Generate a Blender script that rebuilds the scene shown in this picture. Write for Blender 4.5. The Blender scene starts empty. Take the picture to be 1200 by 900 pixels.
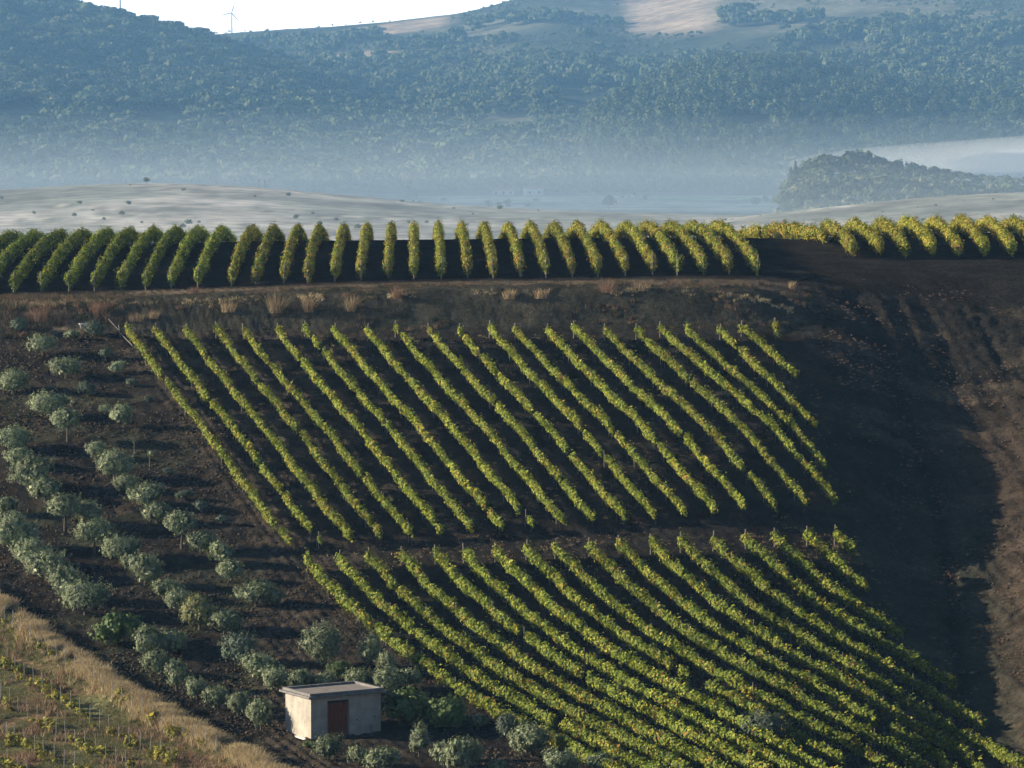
import bpy, math, random
import numpy as np
from mathutils import Vector, Matrix
rad = math.radians
random.seed(7)
RNG = np.random.default_rng(11)
S = bpy.context.scene
COL = S.collection

# ---------------------------------------------------------------- camera, sky, sun, exposure
F = 4744.0            # focal length in photograph pixels (photo 1200 x 900)
HY = 106.0            # eye-level line in the photograph
TILT = math.atan((450 - HY) / F)
cam = bpy.data.cameras.new('camera')
cam_o = bpy.data.objects.new('camera', cam)
COL.objects.link(cam_o)
cam_o.rotation_euler = (math.pi / 2 - TILT, 0, 0)
cam.sensor_width = 36
cam.lens = 36 * F / 1200
cam.clip_start = 5
cam.clip_end = 30000
S.camera = cam_o

SUN_EL, SUN_AZ = 17.5, 6.0     # elevation; azimuth beyond "due left"
sd = Vector((-math.cos(rad(SUN_EL)) * math.cos(rad(SUN_AZ)), math.cos(rad(SUN_EL)) * math.sin(rad(SUN_AZ)), math.sin(rad(SUN_EL))))
world = bpy.data.worlds.new('World'); S.world = world
world.use_nodes = True
wn = world.node_tree.nodes; wl = world.node_tree.links
bg = wn['Background']
sky = wn.new('ShaderNodeTexSky'); sky.sky_type = 'NISHITA'; sky.sun_disc = False
sky.sun_elevation = rad(SUN_EL)
sky.sun_rotation = math.atan2(sd.x, sd.y)
sky.air_density = 1.0; sky.dust_density = 0.6; sky.ozone_density = 3.0
# milky morning horizon: the sky pales towards the horizon all the way round
tcw = wn.new('ShaderNodeTexCoord'); sx = wn.new('ShaderNodeSeparateXYZ'); wl.new(tcw.outputs['Generated'], sx.inputs[0])
mrw = wn.new('ShaderNodeMapRange'); mrw.interpolation_type = 'SMOOTHSTEP'
for k_, v_ in zip((1, 2, 3, 4), (-0.02, 0.11, 1.0, 0.0)): mrw.inputs[k_].default_value = v_
wl.new(sx.outputs['Z'], mrw.inputs[0])
mxw = wn.new('ShaderNodeMix'); mxw.data_type = 'RGBA'; wl.new(mrw.outputs[0], mxw.inputs[0]); wl.new(sky.outputs[0], mxw.inputs[6])
mxw.inputs[7].default_value = (30.0, 30.7, 31.5, 1); wl.new(mxw.outputs[2], bg.inputs[0])
bg.inputs[1].default_value = 0.05  
sun = bpy.data.lights.new('sun', 'SUN'); sun.energy = 5.0; sun.angle = rad(0.6); sun.color = (1.0, 0.86, 0.66)
sun_o = bpy.data.objects.new('sun', sun); COL.objects.link(sun_o)
sun_o.rotation_euler = sd.to_track_quat('Z', 'Y').to_euler()
S.view_settings.view_transform = 'Standard'; S.view_settings.look = 'None'
S.view_settings.exposure = 1.12; S.view_settings.gamma = 1.0
S.render.engine = 'CYCLES'
S.cycles.max_bounces = 12; S.cycles.diffuse_bounces = 2; S.cycles.transmission_bounces = 2
S.cycles.volume_bounces = 8; S.cycles.transparent_max_bounces = 8
S.cycles.use_denoising = True

# ---------------------------------------------------------------- helpers
def tag(o, label=None, cat=None, group=None, kind=None):
    if label: o['label'] = label
    if cat: o['category'] = cat
    if group: o['group'] = group
    if kind: o['kind'] = kind
    return o
def empty(name, loc, label, cat, group=None, rz=0):
    o = bpy.data.objects.new(name, None); COL.objects.link(o)
    o.location = loc; o.rotation_euler = (0, 0, rz); o.empty_display_size = 0.3
    return tag(o, label, cat, group)
def link(name, me, parent=None, loc=None):
    o = bpy.data.objects.new(name, me); COL.objects.link(o)
    if parent is not None: o.parent = parent
    if loc is not None: o.location = loc
    return o
def np_mesh(name, V, Fc, mat=None, col=None, smooth=False):
    """V (n,3), Fc (m,k) faces of equal size k, col (n,3) vertex colours"""
    V = np.asarray(V, np.float32); Fc = np.asarray(Fc, np.int32)
    me = bpy.data.meshes.new(name)
    me.vertices.add(len(V)); me.vertices.foreach_set('co', V.ravel())
    k = Fc.shape[1]
    me.loops.add(Fc.size); me.loops.foreach_set('vertex_index', Fc.ravel())
    me.polygons.add(len(Fc)); me.polygons.foreach_set('loop_start', np.arange(0, Fc.size, k, dtype=np.int32))
    me.update(calc_edges=True)
    if col is not None:
        a = me.color_attributes.new('col', 'FLOAT_COLOR', 'POINT')
        c = np.ones((len(V), 4), np.float32); c[:, :3] = col
        a.data.foreach_set('color', c.ravel())
    if smooth: me.polygons.foreach_set('use_smooth', np.ones(len(Fc), bool))
    if mat: me.materials.append(mat)
    return me
class MB:
    """collects boxes, tubes and quads into one mesh"""
    def __init__(s): s.v = []; s.f = []
    def add(s, vs, fs):
        n = len(s.v); s.v += [tuple(v) for v in vs]; s.f += [tuple(i + n for i in f) for f in fs]
    def box(s, x0, x1, y0, y1, z0, z1):
        s.add([(x, y, z) for z in (z0, z1) for x, y in ((x0, y0), (x1, y0), (x1, y1), (x0, y1))],
              [(3, 2, 1, 0), (4, 5, 6, 7), (0, 1, 5, 4), (1, 2, 6, 5), (2, 3, 7, 6), (3, 0, 4, 7)])
    def tube(s, pts, rs, n=6):
        pts = [Vector(p) for p in pts]; rings = []
        for i, p in enumerate(pts):
            d = (pts[min(i + 1, len(pts) - 1)] - pts[max(i - 1, 0)]).normalized()
            a = d.orthogonal().normalized(); b = d.cross(a)
            rings.append([p + (a * math.cos(2 * math.pi * k / n) + b * math.sin(2 * math.pi * k / n)) * rs[i] for k in range(n)])
        vs = [v for r in rings for v in r]; fs = []
        for i in range(len(pts) - 1):
            for k in range(n):
                fs.append((i * n + k, i * n + (k + 1) % n, (i + 1) * n + (k + 1) % n, (i + 1) * n + k))
        fs.append(tuple(range(n))[::-1]); fs.append(tuple((len(pts) - 1) * n + k for k in range(n)))
        s.add(vs, fs)
    def mesh(s, name, mat, bevel=0):
        me = bpy.data.meshes.new(name); me.from_pydata(s.v, [], s.f); me.update()
        me.materials.append(mat)
        if bevel:
            import bmesh
            bm = bmesh.new(); bm.from_mesh(me)
            bmesh.ops.bevel(bm, geom=bm.edges[:], offset=bevel, segments=1, affect='EDGES')
            bm.to_mesh(me); bm.free()
        return me
def _hash(ix, iy, seed):
    h = (ix.astype(np.int64) * 374761393 + iy.astype(np.int64) * 668265263 + seed * 974711) & 0xffffffff
    h = ((h ^ (h >> 13)) * 1274126177) & 0xffffffff
    return ((h ^ (h >> 16)) & 0xffff) / 65535.0
def vnoise(x, y, seed=0):
    x = np.asarray(x, float); y = np.asarray(y, float)
    ix = np.floor(x); iy = np.floor(y); fx = x - ix; fy = y - iy
    fx = fx * fx * (3 - 2 * fx); fy = fy * fy * (3 - 2 * fy)
    a = _hash(ix, iy, seed); b = _hash(ix + 1, iy, seed); c = _hash(ix, iy + 1, seed); d = _hash(ix + 1, iy + 1, seed)
    return (a * (1 - fx) + b * fx) * (1 - fy) + (c * (1 - fx) + d * fx) * fy
def fbm(x, y, seed=0, o=4):
    r = 0; a = 1.0; t = 0
    for i in range(o):
        r = r + a * vnoise(x * 2 ** i + 17.3 * i, y * 2 ** i + 5.1 * i, seed + i); t += a; a *= 0.5
    return r / t
def sstep(a, b, x):
    t = np.clip((np.asarray(x, float) - a) / (b - a), 0, 1); return t * t * (3 - 2 * t)
def gauss(A, sig, axis):
    r = int(3 * sig) + 1; k = np.exp(-0.5 * (np.arange(-r, r + 1) / sig) ** 2); k /= k.sum()
    pad = [(0, 0), (0, 0)]; pad[axis] = (r, r)
    B = np.pad(A, pad, mode='edge')
    return np.apply_along_axis(lambda m: np.convolve(m, k, 'valid'), axis, B)
def pix_ray(px, py):
    """photo pixel -> (u, v) = (x/y, z/y) of the ray in world space"""
    a = (px - 600) / F; b = -(py - 450) / F
    ct, st = math.cos(TILT), math.sin(TILT)
    dy = ct + b * st; dz = -st + b * ct
    return a / dy, dz / dy

class Sheet:
    """a terrain sheet: for every bearing (column) and distance the height, from survey knots"""
    def __init__(s, cols, Ds, tab, du=5.0, dD=0.5, su=30.0, sD=1.0, xlim=None):
        s.U = np.arange(cols[0], cols[-1] + du, du); s.D = np.arange(Ds[0], Ds[-1] + dD, dD)
        A = np.array([np.interp(s.D, Ds, t) for t in tab])          # (cols, D)
        B = np.array([np.interp(s.U, cols, A[:, j]) for j in range(A.shape[1])]).T
        s.A = gauss(gauss(B, su / du, 0), sD / dD, 1); s.du = du; s.dD = dD; s.mod = None
    def q(s, U, D):
        fu = np.clip((np.asarray(U, float) - s.U[0]) / s.du, 0, len(s.U) - 1.001); fd = np.clip((np.asarray(D, float) - s.D[0]) / s.dD, 0, len(s.D) - 1.001)
        i = fu.astype(int); j = fd.astype(int); fu = fu - i; fd = fd - j; A = s.A
        return (A[i, j] * (1 - fu) + A[i + 1, j] * fu) * (1 - fd) + (A[i, j + 1] * (1 - fu) + A[i + 1, j + 1] * fu) * fd
    def z(s, x, y):
        x = np.asarray(x, float); y = np.asarray(y, float)
        r = -(s.q(600 + F * x / y, y) - HY) / F * y
        return r + (s.mod(x, y) if s.mod else 0)
    def hit(s, px, py, d0=None, d1=None):
        u, v = pix_ray(px, py)
        D = np.arange(d0 or s.D[0], d1 or s.D[-1], s.dD * 0.5)
        x = u * D; zz = s.z(x, D); below = zz >= v * D
        j = int(np.argmax(below)) if below.any() else int(np.argmin(v * D - zz))
        return Vector((float(x[j]), float(D[j]), float(zz[j])))

def nodes_mat(name):
    m = bpy.data.materials.new(name); m.use_nodes = True
    return m, m.node_tree.nodes, m.node_tree.links, m.node_tree.nodes['Principled BSDF']
def attr_mat(name, rough=0.9, noise=None, bump=None, amount=0.35, spec=0.2):
    """colour from the 'col' attribute, broken up by noise; relief from bump [(scale, strength, distance)]"""
    m, n, l, b = nodes_mat(name)
    at = n.new('ShaderNodeAttribute'); at.attribute_name = 'col'
    out = at.outputs['Color']
    tc = n.new('ShaderNodeNewGeometry')
    if noise:
        for sc in noise:
            t = n.new('ShaderNodeTexNoise'); t.inputs['Scale'].default_value = sc; t.inputs['Detail'].default_value = 5
            l.new(tc.outputs['Position'], t.inputs['Vector'])
            mr = n.new('ShaderNodeMapRange'); mr.inputs[1].default_value = 0.3; mr.inputs[2].default_value = 0.7
            mr.inputs[3].default_value = 1 - amount; mr.inputs[4].default_value = 1 + amount
            l.new(t.outputs['Fac'], mr.inputs[0])
            mx = n.new('ShaderNodeVectorMath'); mx.operation = 'SCALE'
            l.new(out, mx.inputs[0]); l.new(mr.outputs[0], mx.inputs['Scale']); out = mx.outputs[0]
    l.new(out, b.inputs['Base Color'])
    b.inputs['Roughness'].default_value = rough; b.inputs['Specular IOR Level'].default_value = spec
    prev = None
    for sc, st, di in (bump or []):
        t = n.new('ShaderNodeTexNoise'); t.inputs['Scale'].default_value = sc; t.inputs['Detail'].default_value = 6; t.inputs['Roughness'].default_value = 0.6
        l.new(tc.outputs['Position'], t.inputs['Vector'])
        bp = n.new('ShaderNodeBump'); bp.inputs['Strength'].default_value = st; bp.inputs['Distance'].default_value = di
        l.new(t.outputs['Fac'], bp.inputs['Height'])
        if prev: l.new(prev, bp.inputs['Normal'])
        prev = bp.outputs['Normal']
    if prev: l.new(prev, b.inputs['Normal'])
    return m
def leaf_mat(name, trans=0.35, rough=0.55, spec=0.35, tint=(1, 1, 1)):
    """leaf surface: colour attribute, some light passes through"""
    m, n, l, b = nodes_mat(name)
    at = n.new('ShaderNodeAttribute'); at.attribute_name = 'col'
    mu = n.new('ShaderNodeVectorMath'); mu.operation = 'MULTIPLY'; mu.inputs[1].default_value = tint
    l.new(at.outputs['Color'], mu.inputs[0])
    oi = n.new('ShaderNodeObjectInfo')
    mr = n.new('ShaderNodeMapRange'); mr.inputs[3].default_value = 0.82; mr.inputs[4].default_value = 1.15
    l.new(oi.outputs['Random'], mr.inputs[0])
    sc = n.new('ShaderNodeVectorMath'); sc.operation = 'SCALE'; l.new(mu.outputs[0], sc.inputs[0]); l.new(mr.outputs[0], sc.inputs['Scale'])
    l.new(sc.outputs[0], b.inputs['Base Color'])
    b.inputs['Roughness'].default_value = rough; b.inputs['Specular IOR Level'].default_value = spec
    t = n.new('ShaderNodeBsdfTranslucent'); l.new(sc.outputs[0], t.inputs['Color'])
    mx = n.new('ShaderNodeMixShader'); mx.inputs[0].default_value = trans
    l.new(b.outputs[0], mx.inputs[1]); l.new(t.outputs[0], mx.inputs[2])
    l.new(mx.outputs[0], n['Material Output'].inputs['Surface'])
    return m
def noise_mat(name, c1, c2, scale=3, rough=0.85, bump=0.2, bdist=0.02, stretch=(1, 1, 1), spec=0.3):
    m, n, l, b = nodes_mat(name)
    tc = n.new('ShaderNodeTexCoord'); mp = n.new('ShaderNodeMapping'); mp.inputs['Scale'].default_value = stretch
    l.new(tc.outputs['Object'], mp.inputs['Vector'])
    t = n.new('ShaderNodeTexNoise'); t.inputs['Scale'].default_value = scale; t.inputs['Detail'].default_value = 7; t.inputs['Roughness'].default_value = 0.65
    l.new(mp.outputs[0], t.inputs['Vector'])
    r = n.new('ShaderNodeValToRGB'); r.color_ramp.elements[0].position = 0.32; r.color_ramp.elements[1].position = 0.68
    r.color_ramp.elements[0].color = (*c1, 1); r.color_ramp.elements[1].color = (*c2, 1)
    l.new(t.outputs['Fac'], r.inputs['Fac']); l.new(r.outputs['Color'], b.inputs['Base Color'])
    b.inputs['Roughness'].default_value = rough; b.inputs['Specular IOR Level'].default_value = spec
    bp = n.new('ShaderNodeBump'); bp.inputs['Strength'].default_value = bump; bp.inputs['Distance'].default_value = bdist
    l.new(t.outputs['Fac'], bp.inputs['Height']); l.new(bp.outputs['Normal'], b.inputs['Normal'])
    return m
M_SOIL = attr_mat('soil', 1.0, noise=(0.35, 3.0), bump=((1.6, 0.6, 0.20), (6.0, 0.8, 0.10)), spec=0.0)
M_FAR = attr_mat('far_ground', 0.95, noise=(0.02, 0.12), bump=((0.08, 0.5, 1.5),), spec=0.05)
M_VINE = leaf_mat('vine_leaf', 0.20, 0.6, 0.12)
M_OLIVE = leaf_mat('olive_leaf', 0.10, 0.6, 0.25)
M_TREE = leaf_mat('far_tree_leaf', 0.12, 0.8, 0.1)
M_DRY = leaf_mat('dry_grass', 0.3, 0.8, 0.1)
M_BARK = noise_mat('bark', (0.05, 0.04, 0.03), (0.13, 0.105, 0.08), 6, 0.9, 0.6, 0.03, (1, 1, 0.25))
M_POST = noise_mat('weathered_wood', (0.12, 0.105, 0.085), (0.26, 0.23, 0.19), 5, 0.85, 0.3, 0.01, (4, 4, 0.5))
M_METAL = noise_mat('grey_metal_stake', (0.13, 0.14, 0.15), (0.24, 0.25, 0.27), 9, 0.5, 0.1, 0.003)
M_ROCK = attr_mat('clod', 0.95, noise=(4.0,), bump=((9.0, 0.7, 0.05),), spec=0.1)

# ---------------------------------------------------------------- near hillside
cols = [-900, -300, 0, 200, 400, 600, 800, 890, 945, 1000, 1080, 1140, 1200, 1400, 1900]
DS = [140, 160, 180, 200, 216, 235, 256, 280, 306, 308.5, 311.5, 318, 327, 340, 352, 365, 385, 420, 500, 700]
TAB = [
 [1200, 1110, 1010, 925, 862, 762, 655, 530, 420, 410, 378, 368, 356, 334, 318, 308, 319, 356, 418, 478],
 [1200, 1110, 1010, 925, 862, 762, 652, 524, 408, 398, 364, 356, 346, 322, 305, 295, 306, 343, 405, 465],
 [1210, 1112, 1010, 925, 862, 762, 650, 520, 402, 392, 357, 350, 341, 316, 299, 289, 300, 337, 399, 459],
 [1220, 1115, 1012, 928, 865, 762, 650, 517, 397, 388, 351, 344, 334, 309, 292, 284, 295, 332, 394, 454],
 [1220, 1118, 1014, 930, 868, 762, 650, 515, 394, 385, 343, 336, 324, 302, 288, 281, 292, 329, 391, 451],
 [1220, 1118, 1014, 932, 870, 764, 648, 510, 392, 383, 339, 333, 320, 300, 286, 279, 290, 327, 389, 449],
 [1225, 1120, 1018, 934, 872, 768, 648, 507, 391, 382, 337, 330, 316, 297, 284, 277, 288, 325, 387, 447],
 [1235, 1130, 1026, 942, 880, 774, 653, 509, 393, 383, 345, 331, 315, 297, 284, 278, 289, 326, 388, 448],
 [1245, 1140, 1040, 955, 893, 788, 664, 517, 396, 388, 372, 343, 317, 298, 286, 280, 291, 328, 390, 450],
 [1260, 1155, 1058, 964, 898, 792, 672, 528, 403, 394, 382, 352, 319, 299, 284, 274, 285, 322, 384, 444],
 [1290, 1180, 1085, 990, 924, 820, 702, 564, 432, 421, 407, 368, 326, 301, 283, 272, 283, 320, 382, 442],
 [1310, 1200, 1100, 1010, 945, 836, 708, 574, 440, 429, 414, 374, 329, 302, 283, 272, 283, 320, 382, 442],
 [1270, 1160, 1065, 985, 928, 818, 694, 564, 438, 428, 414, 376, 331, 303, 283, 271, 282, 319, 381, 441],
 [1080, 990, 915, 850, 800, 715, 612, 522, 420, 411, 399, 370, 330, 304, 284, 271, 282, 319, 381, 441],
 [640, 610, 590, 570, 550, 520, 480, 430, 372, 366, 360, 345, 320, 300, 283, 270, 281, 318, 380, 440]]
HILL = Sheet(cols, DS, TAB, su=22, sD=1.1)
# the strip of tall dry grass that bounds the near field, as a line on the ground
EDGE = [(-420, 470), (-200, 590), (-90, 655), (0, 712), (60, 755), (130, 806), (200, 848), (270, 884), (335, 916), (430, 965), (540, 1010)]
_E = np.array([HILL.hit(a, b)[:2] for a, b in EDGE])
def edge_dist(x, y):
    """signed metres from the edge line, positive on the near-left side"""
    x = np.asarray(x, float); y = np.asarray(y, float); best = np.full(x.shape, 1e9); sg = np.zeros(x.shape)
    for a, b in zip(_E[:-1], _E[1:]):
        d = b - a; L = float(d @ d); t = np.clip(((x - a[0]) * d[0] + (y - a[1]) * d[1]) / L, 0, 1)
        ex = x - (a[0] + t * d[0]); ey = y - (a[1] + t * d[1]); dd = np.hypot(ex, ey)
        cr = d[0] * (y - a[1]) - d[1] * (x - a[0]); m = dd < best
        best = np.where(m, dd, best); sg = np.where(m, -np.sign(cr), sg)
    return best * sg
def hill_mod(x, y):
    s = edge_dist(x, y)
    return 0.45 * np.exp(-(s - 0.6) ** 2 / 1.6) - 0.035 * np.clip(s, 0, 60)
HILL.mod = hill_mod
RA = HILL.hit(150, 395); RB = HILL.hit(340, 650)
rd = (RB - RA); rd.z = 0; rd.normalize()
RN = Vector((rd.y, -rd.x, 0))         # across the vine rows
def ground(x, y): return float(HILL.z(x, y))
def build_hillside():
    pxs = np.concatenate([np.arange(-1100, -60, 30), np.arange(-60, 1260, 3.6), np.arange(1260, 2300, 30)])
    Ds = np.concatenate([np.arange(90, 180, 6.0), np.arange(180, 372, 0.36), np.arange(372, 480, 4), np.arange(480, 760, 20)])
    P, D = np.meshgrid(pxs, Ds, indexing='ij')
    X = (P - 600) / F * D
    Z = HILL.z(X, D); PY = HILL.q(P, D)
    infr = sstep(-120, -40, P) * (1 - sstep(1240, 1300, P)) * sstep(176, 186, D) * (1 - sstep(355, 372, D))
    s = edge_dist(X, D)
    nearf = sstep(-0.2, 1.2, s)
    bank = sstep(306.5, 308.5, D) * (1 - sstep(316, 319, D)) * (1 - sstep(930, 975, P))
    upper = sstep(320, 323, D)
    right = sstep(930, 1010, P) * (1 - upper)
    # ploughed relief: rounded furrows along the rows, clods
    across = X * RN.x + D * RN.y; al = X * rd.x + D * rd.y
    fur = 0.5 + 0.5 * np.sin(2 * math.pi * (across + 0.25 * fbm(al * 0.15, across * 0.3, 3)) / 0.66)
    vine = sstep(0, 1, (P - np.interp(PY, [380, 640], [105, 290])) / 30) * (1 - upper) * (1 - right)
    furU = 0.5 + 0.5 * np.sin(2 * math.pi * (X + 0.0242 * D) / 0.53)
    clod = fbm(X * 1.1, D * 1.1, 21, 3) - 0.5; fine = fbm(X * 3.1, D * 2.4, 22, 2) - 0.5; big = fbm(X * 0.18, D * 0.18, 5, 3) - 0.5
    rough = 1 - 0.6 * upper - 0.5 * nearf - 0.35 * vine
    Z = Z + infr * (0.22 * clod * rough + 0.20 * fine * rough + 0.22 * right * (fbm(X * 1.3 + D * .12, D * 0.08, 77, 3) - .5) * 2 + 0.35 * big * (1 - upper) + (0.05 + 0.08 * (1 - sstep(250, 520, P))) * fur * vine + 0.05 * furU * upper + 0.35 * bank * (fbm(X * 0.5, D * 0.5, 31, 3) - 0.5))
    cart = np.exp(-((P - np.interp(PY, [330, 370, 450, 560, 700, 800], [985, 1022, 1050, 1095, 1120, 1130])) / 11) ** 2) * (PY > 340)
    Z -= 0.35 * cart * infr
    n1 = fbm(X * 0.22, D * 0.22, 41, 4); n2 = fbm(X * 0.9, D * 0.9, 42, 3); n3 = fbm(X * 0.12, D * 0.35, 43, 4)
    def C(r, g, b): return np.array([r, g, b])
    def mixc(A, B, t): return A + (B - A) * t[..., None]
    c = np.ones(X.shape + (3,)) * C(0.024, 0.021, 0.018)
    c = mixc(c, C(0.070, 0.053, 0.038) + 0 * c, sstep(0.5, 0.72, n2) * 0.5)  # lit patches of soil: sunlight put into the colour as paler spots
    c = mixc(c, C(0.055, 0.062, 0.035) + 0 * c, sstep(0.55, 0.7, n1) * 0.45 * (1 - upper))
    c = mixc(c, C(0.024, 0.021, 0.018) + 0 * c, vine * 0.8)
    c = mixc(c, C(0.085, 0.066, 0.047) + 0 * c, vine * (1 - sstep(300, 560, P)) * sstep(0.42, 0.6, n2) * 0.6)
    c = mixc(c, C(0.042, 0.040, 0.029) + 0 * c, bank * 0.85)
    c = mixc(c, C(0.17, 0.13, 0.085) + 0 * c, bank * sstep(0.52, 0.68, n1) * (1 - sstep(120, 300, P) * 0.88))
    c = mixc(c, C(0.13, 0.10, 0.07) + 0 * c, sstep(315.5, 317, D) * (1 - sstep(319.5, 321, D)) * (1 - sstep(920, 950, P)) * 0.75)
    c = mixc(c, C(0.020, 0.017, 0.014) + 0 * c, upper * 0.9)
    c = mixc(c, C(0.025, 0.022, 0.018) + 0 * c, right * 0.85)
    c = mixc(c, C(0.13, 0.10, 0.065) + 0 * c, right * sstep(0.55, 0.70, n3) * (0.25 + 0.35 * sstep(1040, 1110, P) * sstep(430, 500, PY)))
    c = mixc(c, C(0.056, 0.042, 0.031) + 0 * c, right * sstep(1050, 1110, P) * sstep(440, 520, PY) * 0.7)  # sunlit lower part of the right slope, its light painted as browner soil
    c = mixc(c, C(0.036, 0.044, 0.030) + 0 * c, right * (1 - sstep(40, 130, np.abs(P - 1010 - (PY - 330) * 0.2))) * sstep(560, 640, PY) * 0.6)
    c = mixc(c, C(0.016, 0.014, 0.012) + 0 * c, np.clip(cart, 0, 1) * 0.7)
    g = mixc(C(0.120, 0.120, 0.058) + 0 * c, C(0.16, 0.115, 0.065) + 0 * c, sstep(0.42, 0.60, n1))
    c = mixc(c, g, nearf)
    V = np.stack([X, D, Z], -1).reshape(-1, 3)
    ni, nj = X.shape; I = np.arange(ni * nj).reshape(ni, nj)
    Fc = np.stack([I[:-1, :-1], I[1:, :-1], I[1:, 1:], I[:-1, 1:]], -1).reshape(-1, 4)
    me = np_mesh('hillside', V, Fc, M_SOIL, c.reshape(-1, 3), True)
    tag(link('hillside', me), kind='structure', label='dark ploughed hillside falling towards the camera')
build_hillside()

# ---------------------------------------------------------------- far land
def far_sheet(name, sh, px0, px1, D0, D1, du, dD, colf, label, zmod=None):
    pxs = np.arange(px0, px1 + du, du); Ds = np.arange(D0, D1 + dD, dD)
    P, D = np.meshgrid(pxs, Ds, indexing='ij'); X = (P - 600) / F * D
    Z = sh.z(X, D)
    c = colf(P, D, X, sh.q(P, D))
    V = np.stack([X, D, Z], -1).reshape(-1, 3); ni, nj = X.shape; I = np.arange(ni * nj).reshape(ni, nj)
    Fc = np.stack([I[:-1, :-1], I[1:, :-1], I[1:, 1:], I[:-1, 1:]], -1).reshape(-1, 4)
    o = link(name, np_mesh(name, V, Fc, M_FAR, c.reshape(-1, 3), True))
    return tag(o, label, kind='structure')
def A3(c, like): return np.ones(like.shape + (3,)) * np.array(c)
def mix3(a, b, t): return a + (b - a) * np.asarray(t)[..., None]
VZ = -62.0
class Flat:
    def z(s, x, y): return VZ + 1.2 * (fbm(np.asarray(x, float) * 0.01, np.asarray(y, float) * 0.01, 61, 3) - 0.5)
    def q(s, U, D): return HY - VZ * F / D
    def hit(s, px, py, d0=None, d1=None):
        u, v = pix_ray(px, py); D = VZ / v
        return Vector((u * D, D, float(s.z(u * D, D))))
VAL = Flat()
def val_col(P, D, X, PY):
    c = A3((0.24, 0.23, 0.14), P); n = fbm(X * 0.012, D * 0.006, 62, 3)
    c = mix3(c, A3((0.08, 0.10, 0.05), P), sstep(0.5, 0.6, n))
    fld = sstep(515, 530, P) * (1 - sstep(925, 935, P)) * sstep(2090, 2120, D + (P - 600) * 0.2) * (1 - sstep(2380, 2400, D))
    c = mix3(c, A3((0.70, 0.60, 0.38), P), fld)
    fl2 = sstep(735, 740, P) * (1 - sstep(915, 920, P)) * sstep(2250, 2260, D) * (1 - sstep(2385, 2400, D))
    c = mix3(c, A3((0.40, 0.45, 0.24), P), fl2)
    return c
far_sheet('valley_ground', VAL, -3000, 4200, 600, 9500, 60, 25, val_col, 'hazy valley floor with pale straw fields')

def ridge_sheet(cols, ridge, foot_py, Ds, fr, noise=0, seed=0, **k):
    tab = [[r + (foot_py - r) * f if f <= 1.5 else f for f in fr] for r in ridge]
    sh = Sheet(cols, Ds, tab, du=10, dD=20, **k)
    if noise:
        P, D = np.meshgrid(sh.U, sh.D, indexing='ij'); X = (P - 600) / F * D
        w = sstep(Ds[0], Ds[1], D) 
        sh.A = sh.A + noise * (fbm(X * 0.006, D * 0.0035, seed, 4) - 0.5) * w
    return sh
# low grassy hills in front of the valley
cL = [-1500, -600, 0, 60, 150, 250, 330, 420, 520, 620, 740, 1100]
LOWL = Sheet(cL, [700, 900, 1100, 1400, 1700, 2000], [[380, 330, 290, r, r + 30, r + 80] for r in (235, 225, 216, 211, 206, 208, 214, 223, 233, 239, 243, 252)], du=10, dD=10, su=40, sD=60)
def dry_col(P, D, X, PY):
    n = fbm(X * 0.02, D * 0.012, 71, 4); n2 = fbm(X * 0.09, D * 0.05, 72, 3)
    c = mix3(A3((0.42, 0.39, 0.34), P), A3((0.22, 0.225, 0.19), P), sstep(0.42, 0.64, n))
    c = mix3(c, A3((0.13, 0.13, 0.10), P), sstep(0.54, 0.66, n2) * 0.7)
    return mix3(c, A3((0.60, 0.55, 0.47), P), sstep(0.70, 0.76, n2) * 0.5)
far_sheet('grassy_hill', LOWL, -1500, 1100, 700, 2000, 12, 12, dry_col, 'low dry grass hill beyond the left crest vines')
cR = [560, 690, 790, 860, 950, 1000, 1100, 1200, 1500, 2600]
LOWR = Sheet(cR, [700, 900, 1100, 1300, 1500, 1700], [[390, 345, 300, r, r + 30, r + 70] for r in (292, 270, 257, 246, 237, 230, 220, 215, 207, 200)], du=10, dD=10, su=40, sD=50)
far_sheet('pasture_hill', LOWR, 560, 2600, 700, 1700, 12, 12, dry_col, 'pale pasture hill beyond the right crest vines')
# wooded knoll
cK = [840, 900, 915, 932, 1010, 1080, 1130, 1165, 1250, 1500, 2000]
KN = Sheet(cK, [1650, 1720, 1800, 1900, 1980, 2100], [[290, 258, r + 28, r, r + 10, 290] for r in (290, 264, 228, 205, 198, 202, 208, 213, 215, 210, 210)], du=5, dD=5, su=7, sD=20)
def wood_col(P, D, X, PY):
    n = fbm(X * 0.02, D * 0.01, 81, 4)
    return mix3(A3((0.05, 0.06, 0.035), P), A3((0.09, 0.095, 0.05), P), sstep(0.4, 0.65, n))
far_sheet('wooded_knoll', KN, 840, 2000, 1650, 2100, 10, 10, wood_col, 'low wooded knoll at the foot of the mountain, right')
# mountains
FRL = [1.0, 0.80, 0.58, 0.36, 0.16, 0.0, 0.25]
MTL = ridge_sheet([-2500, -900, -300, 0, 100, 200, 300, 400, 500, 600, 700, 800], [-120, -120, -80, -18, 15, 35, 58, 83, 114, 150, 190, 228],
                  232, [2450, 2650, 2900, 3100, 3300, 3500, 3900], FRL, 9, 91, su=30, sD=50)
FRM = [1.0, 0.86, 0.66, 0.47, 0.30, 0.15, 0.0, 0.2]
MTM = ridge_sheet([-200, 200, 280, 400, 480, 540, 575, 640, 700, 740, 780, 850, 1000, 1300, 3200], [60, 45, 36, 25, 18, 12, 2, -14, -10, -4, -14, -30, -60, -90, -120],
                  230, [2450, 2700, 3000, 3300, 3600, 3900, 4300, 4900], FRM, 16, 95, su=16, sD=60)
FRS = [1.0, 0.72, 0.42, 0.18, 0.0, 0.3]
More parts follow.
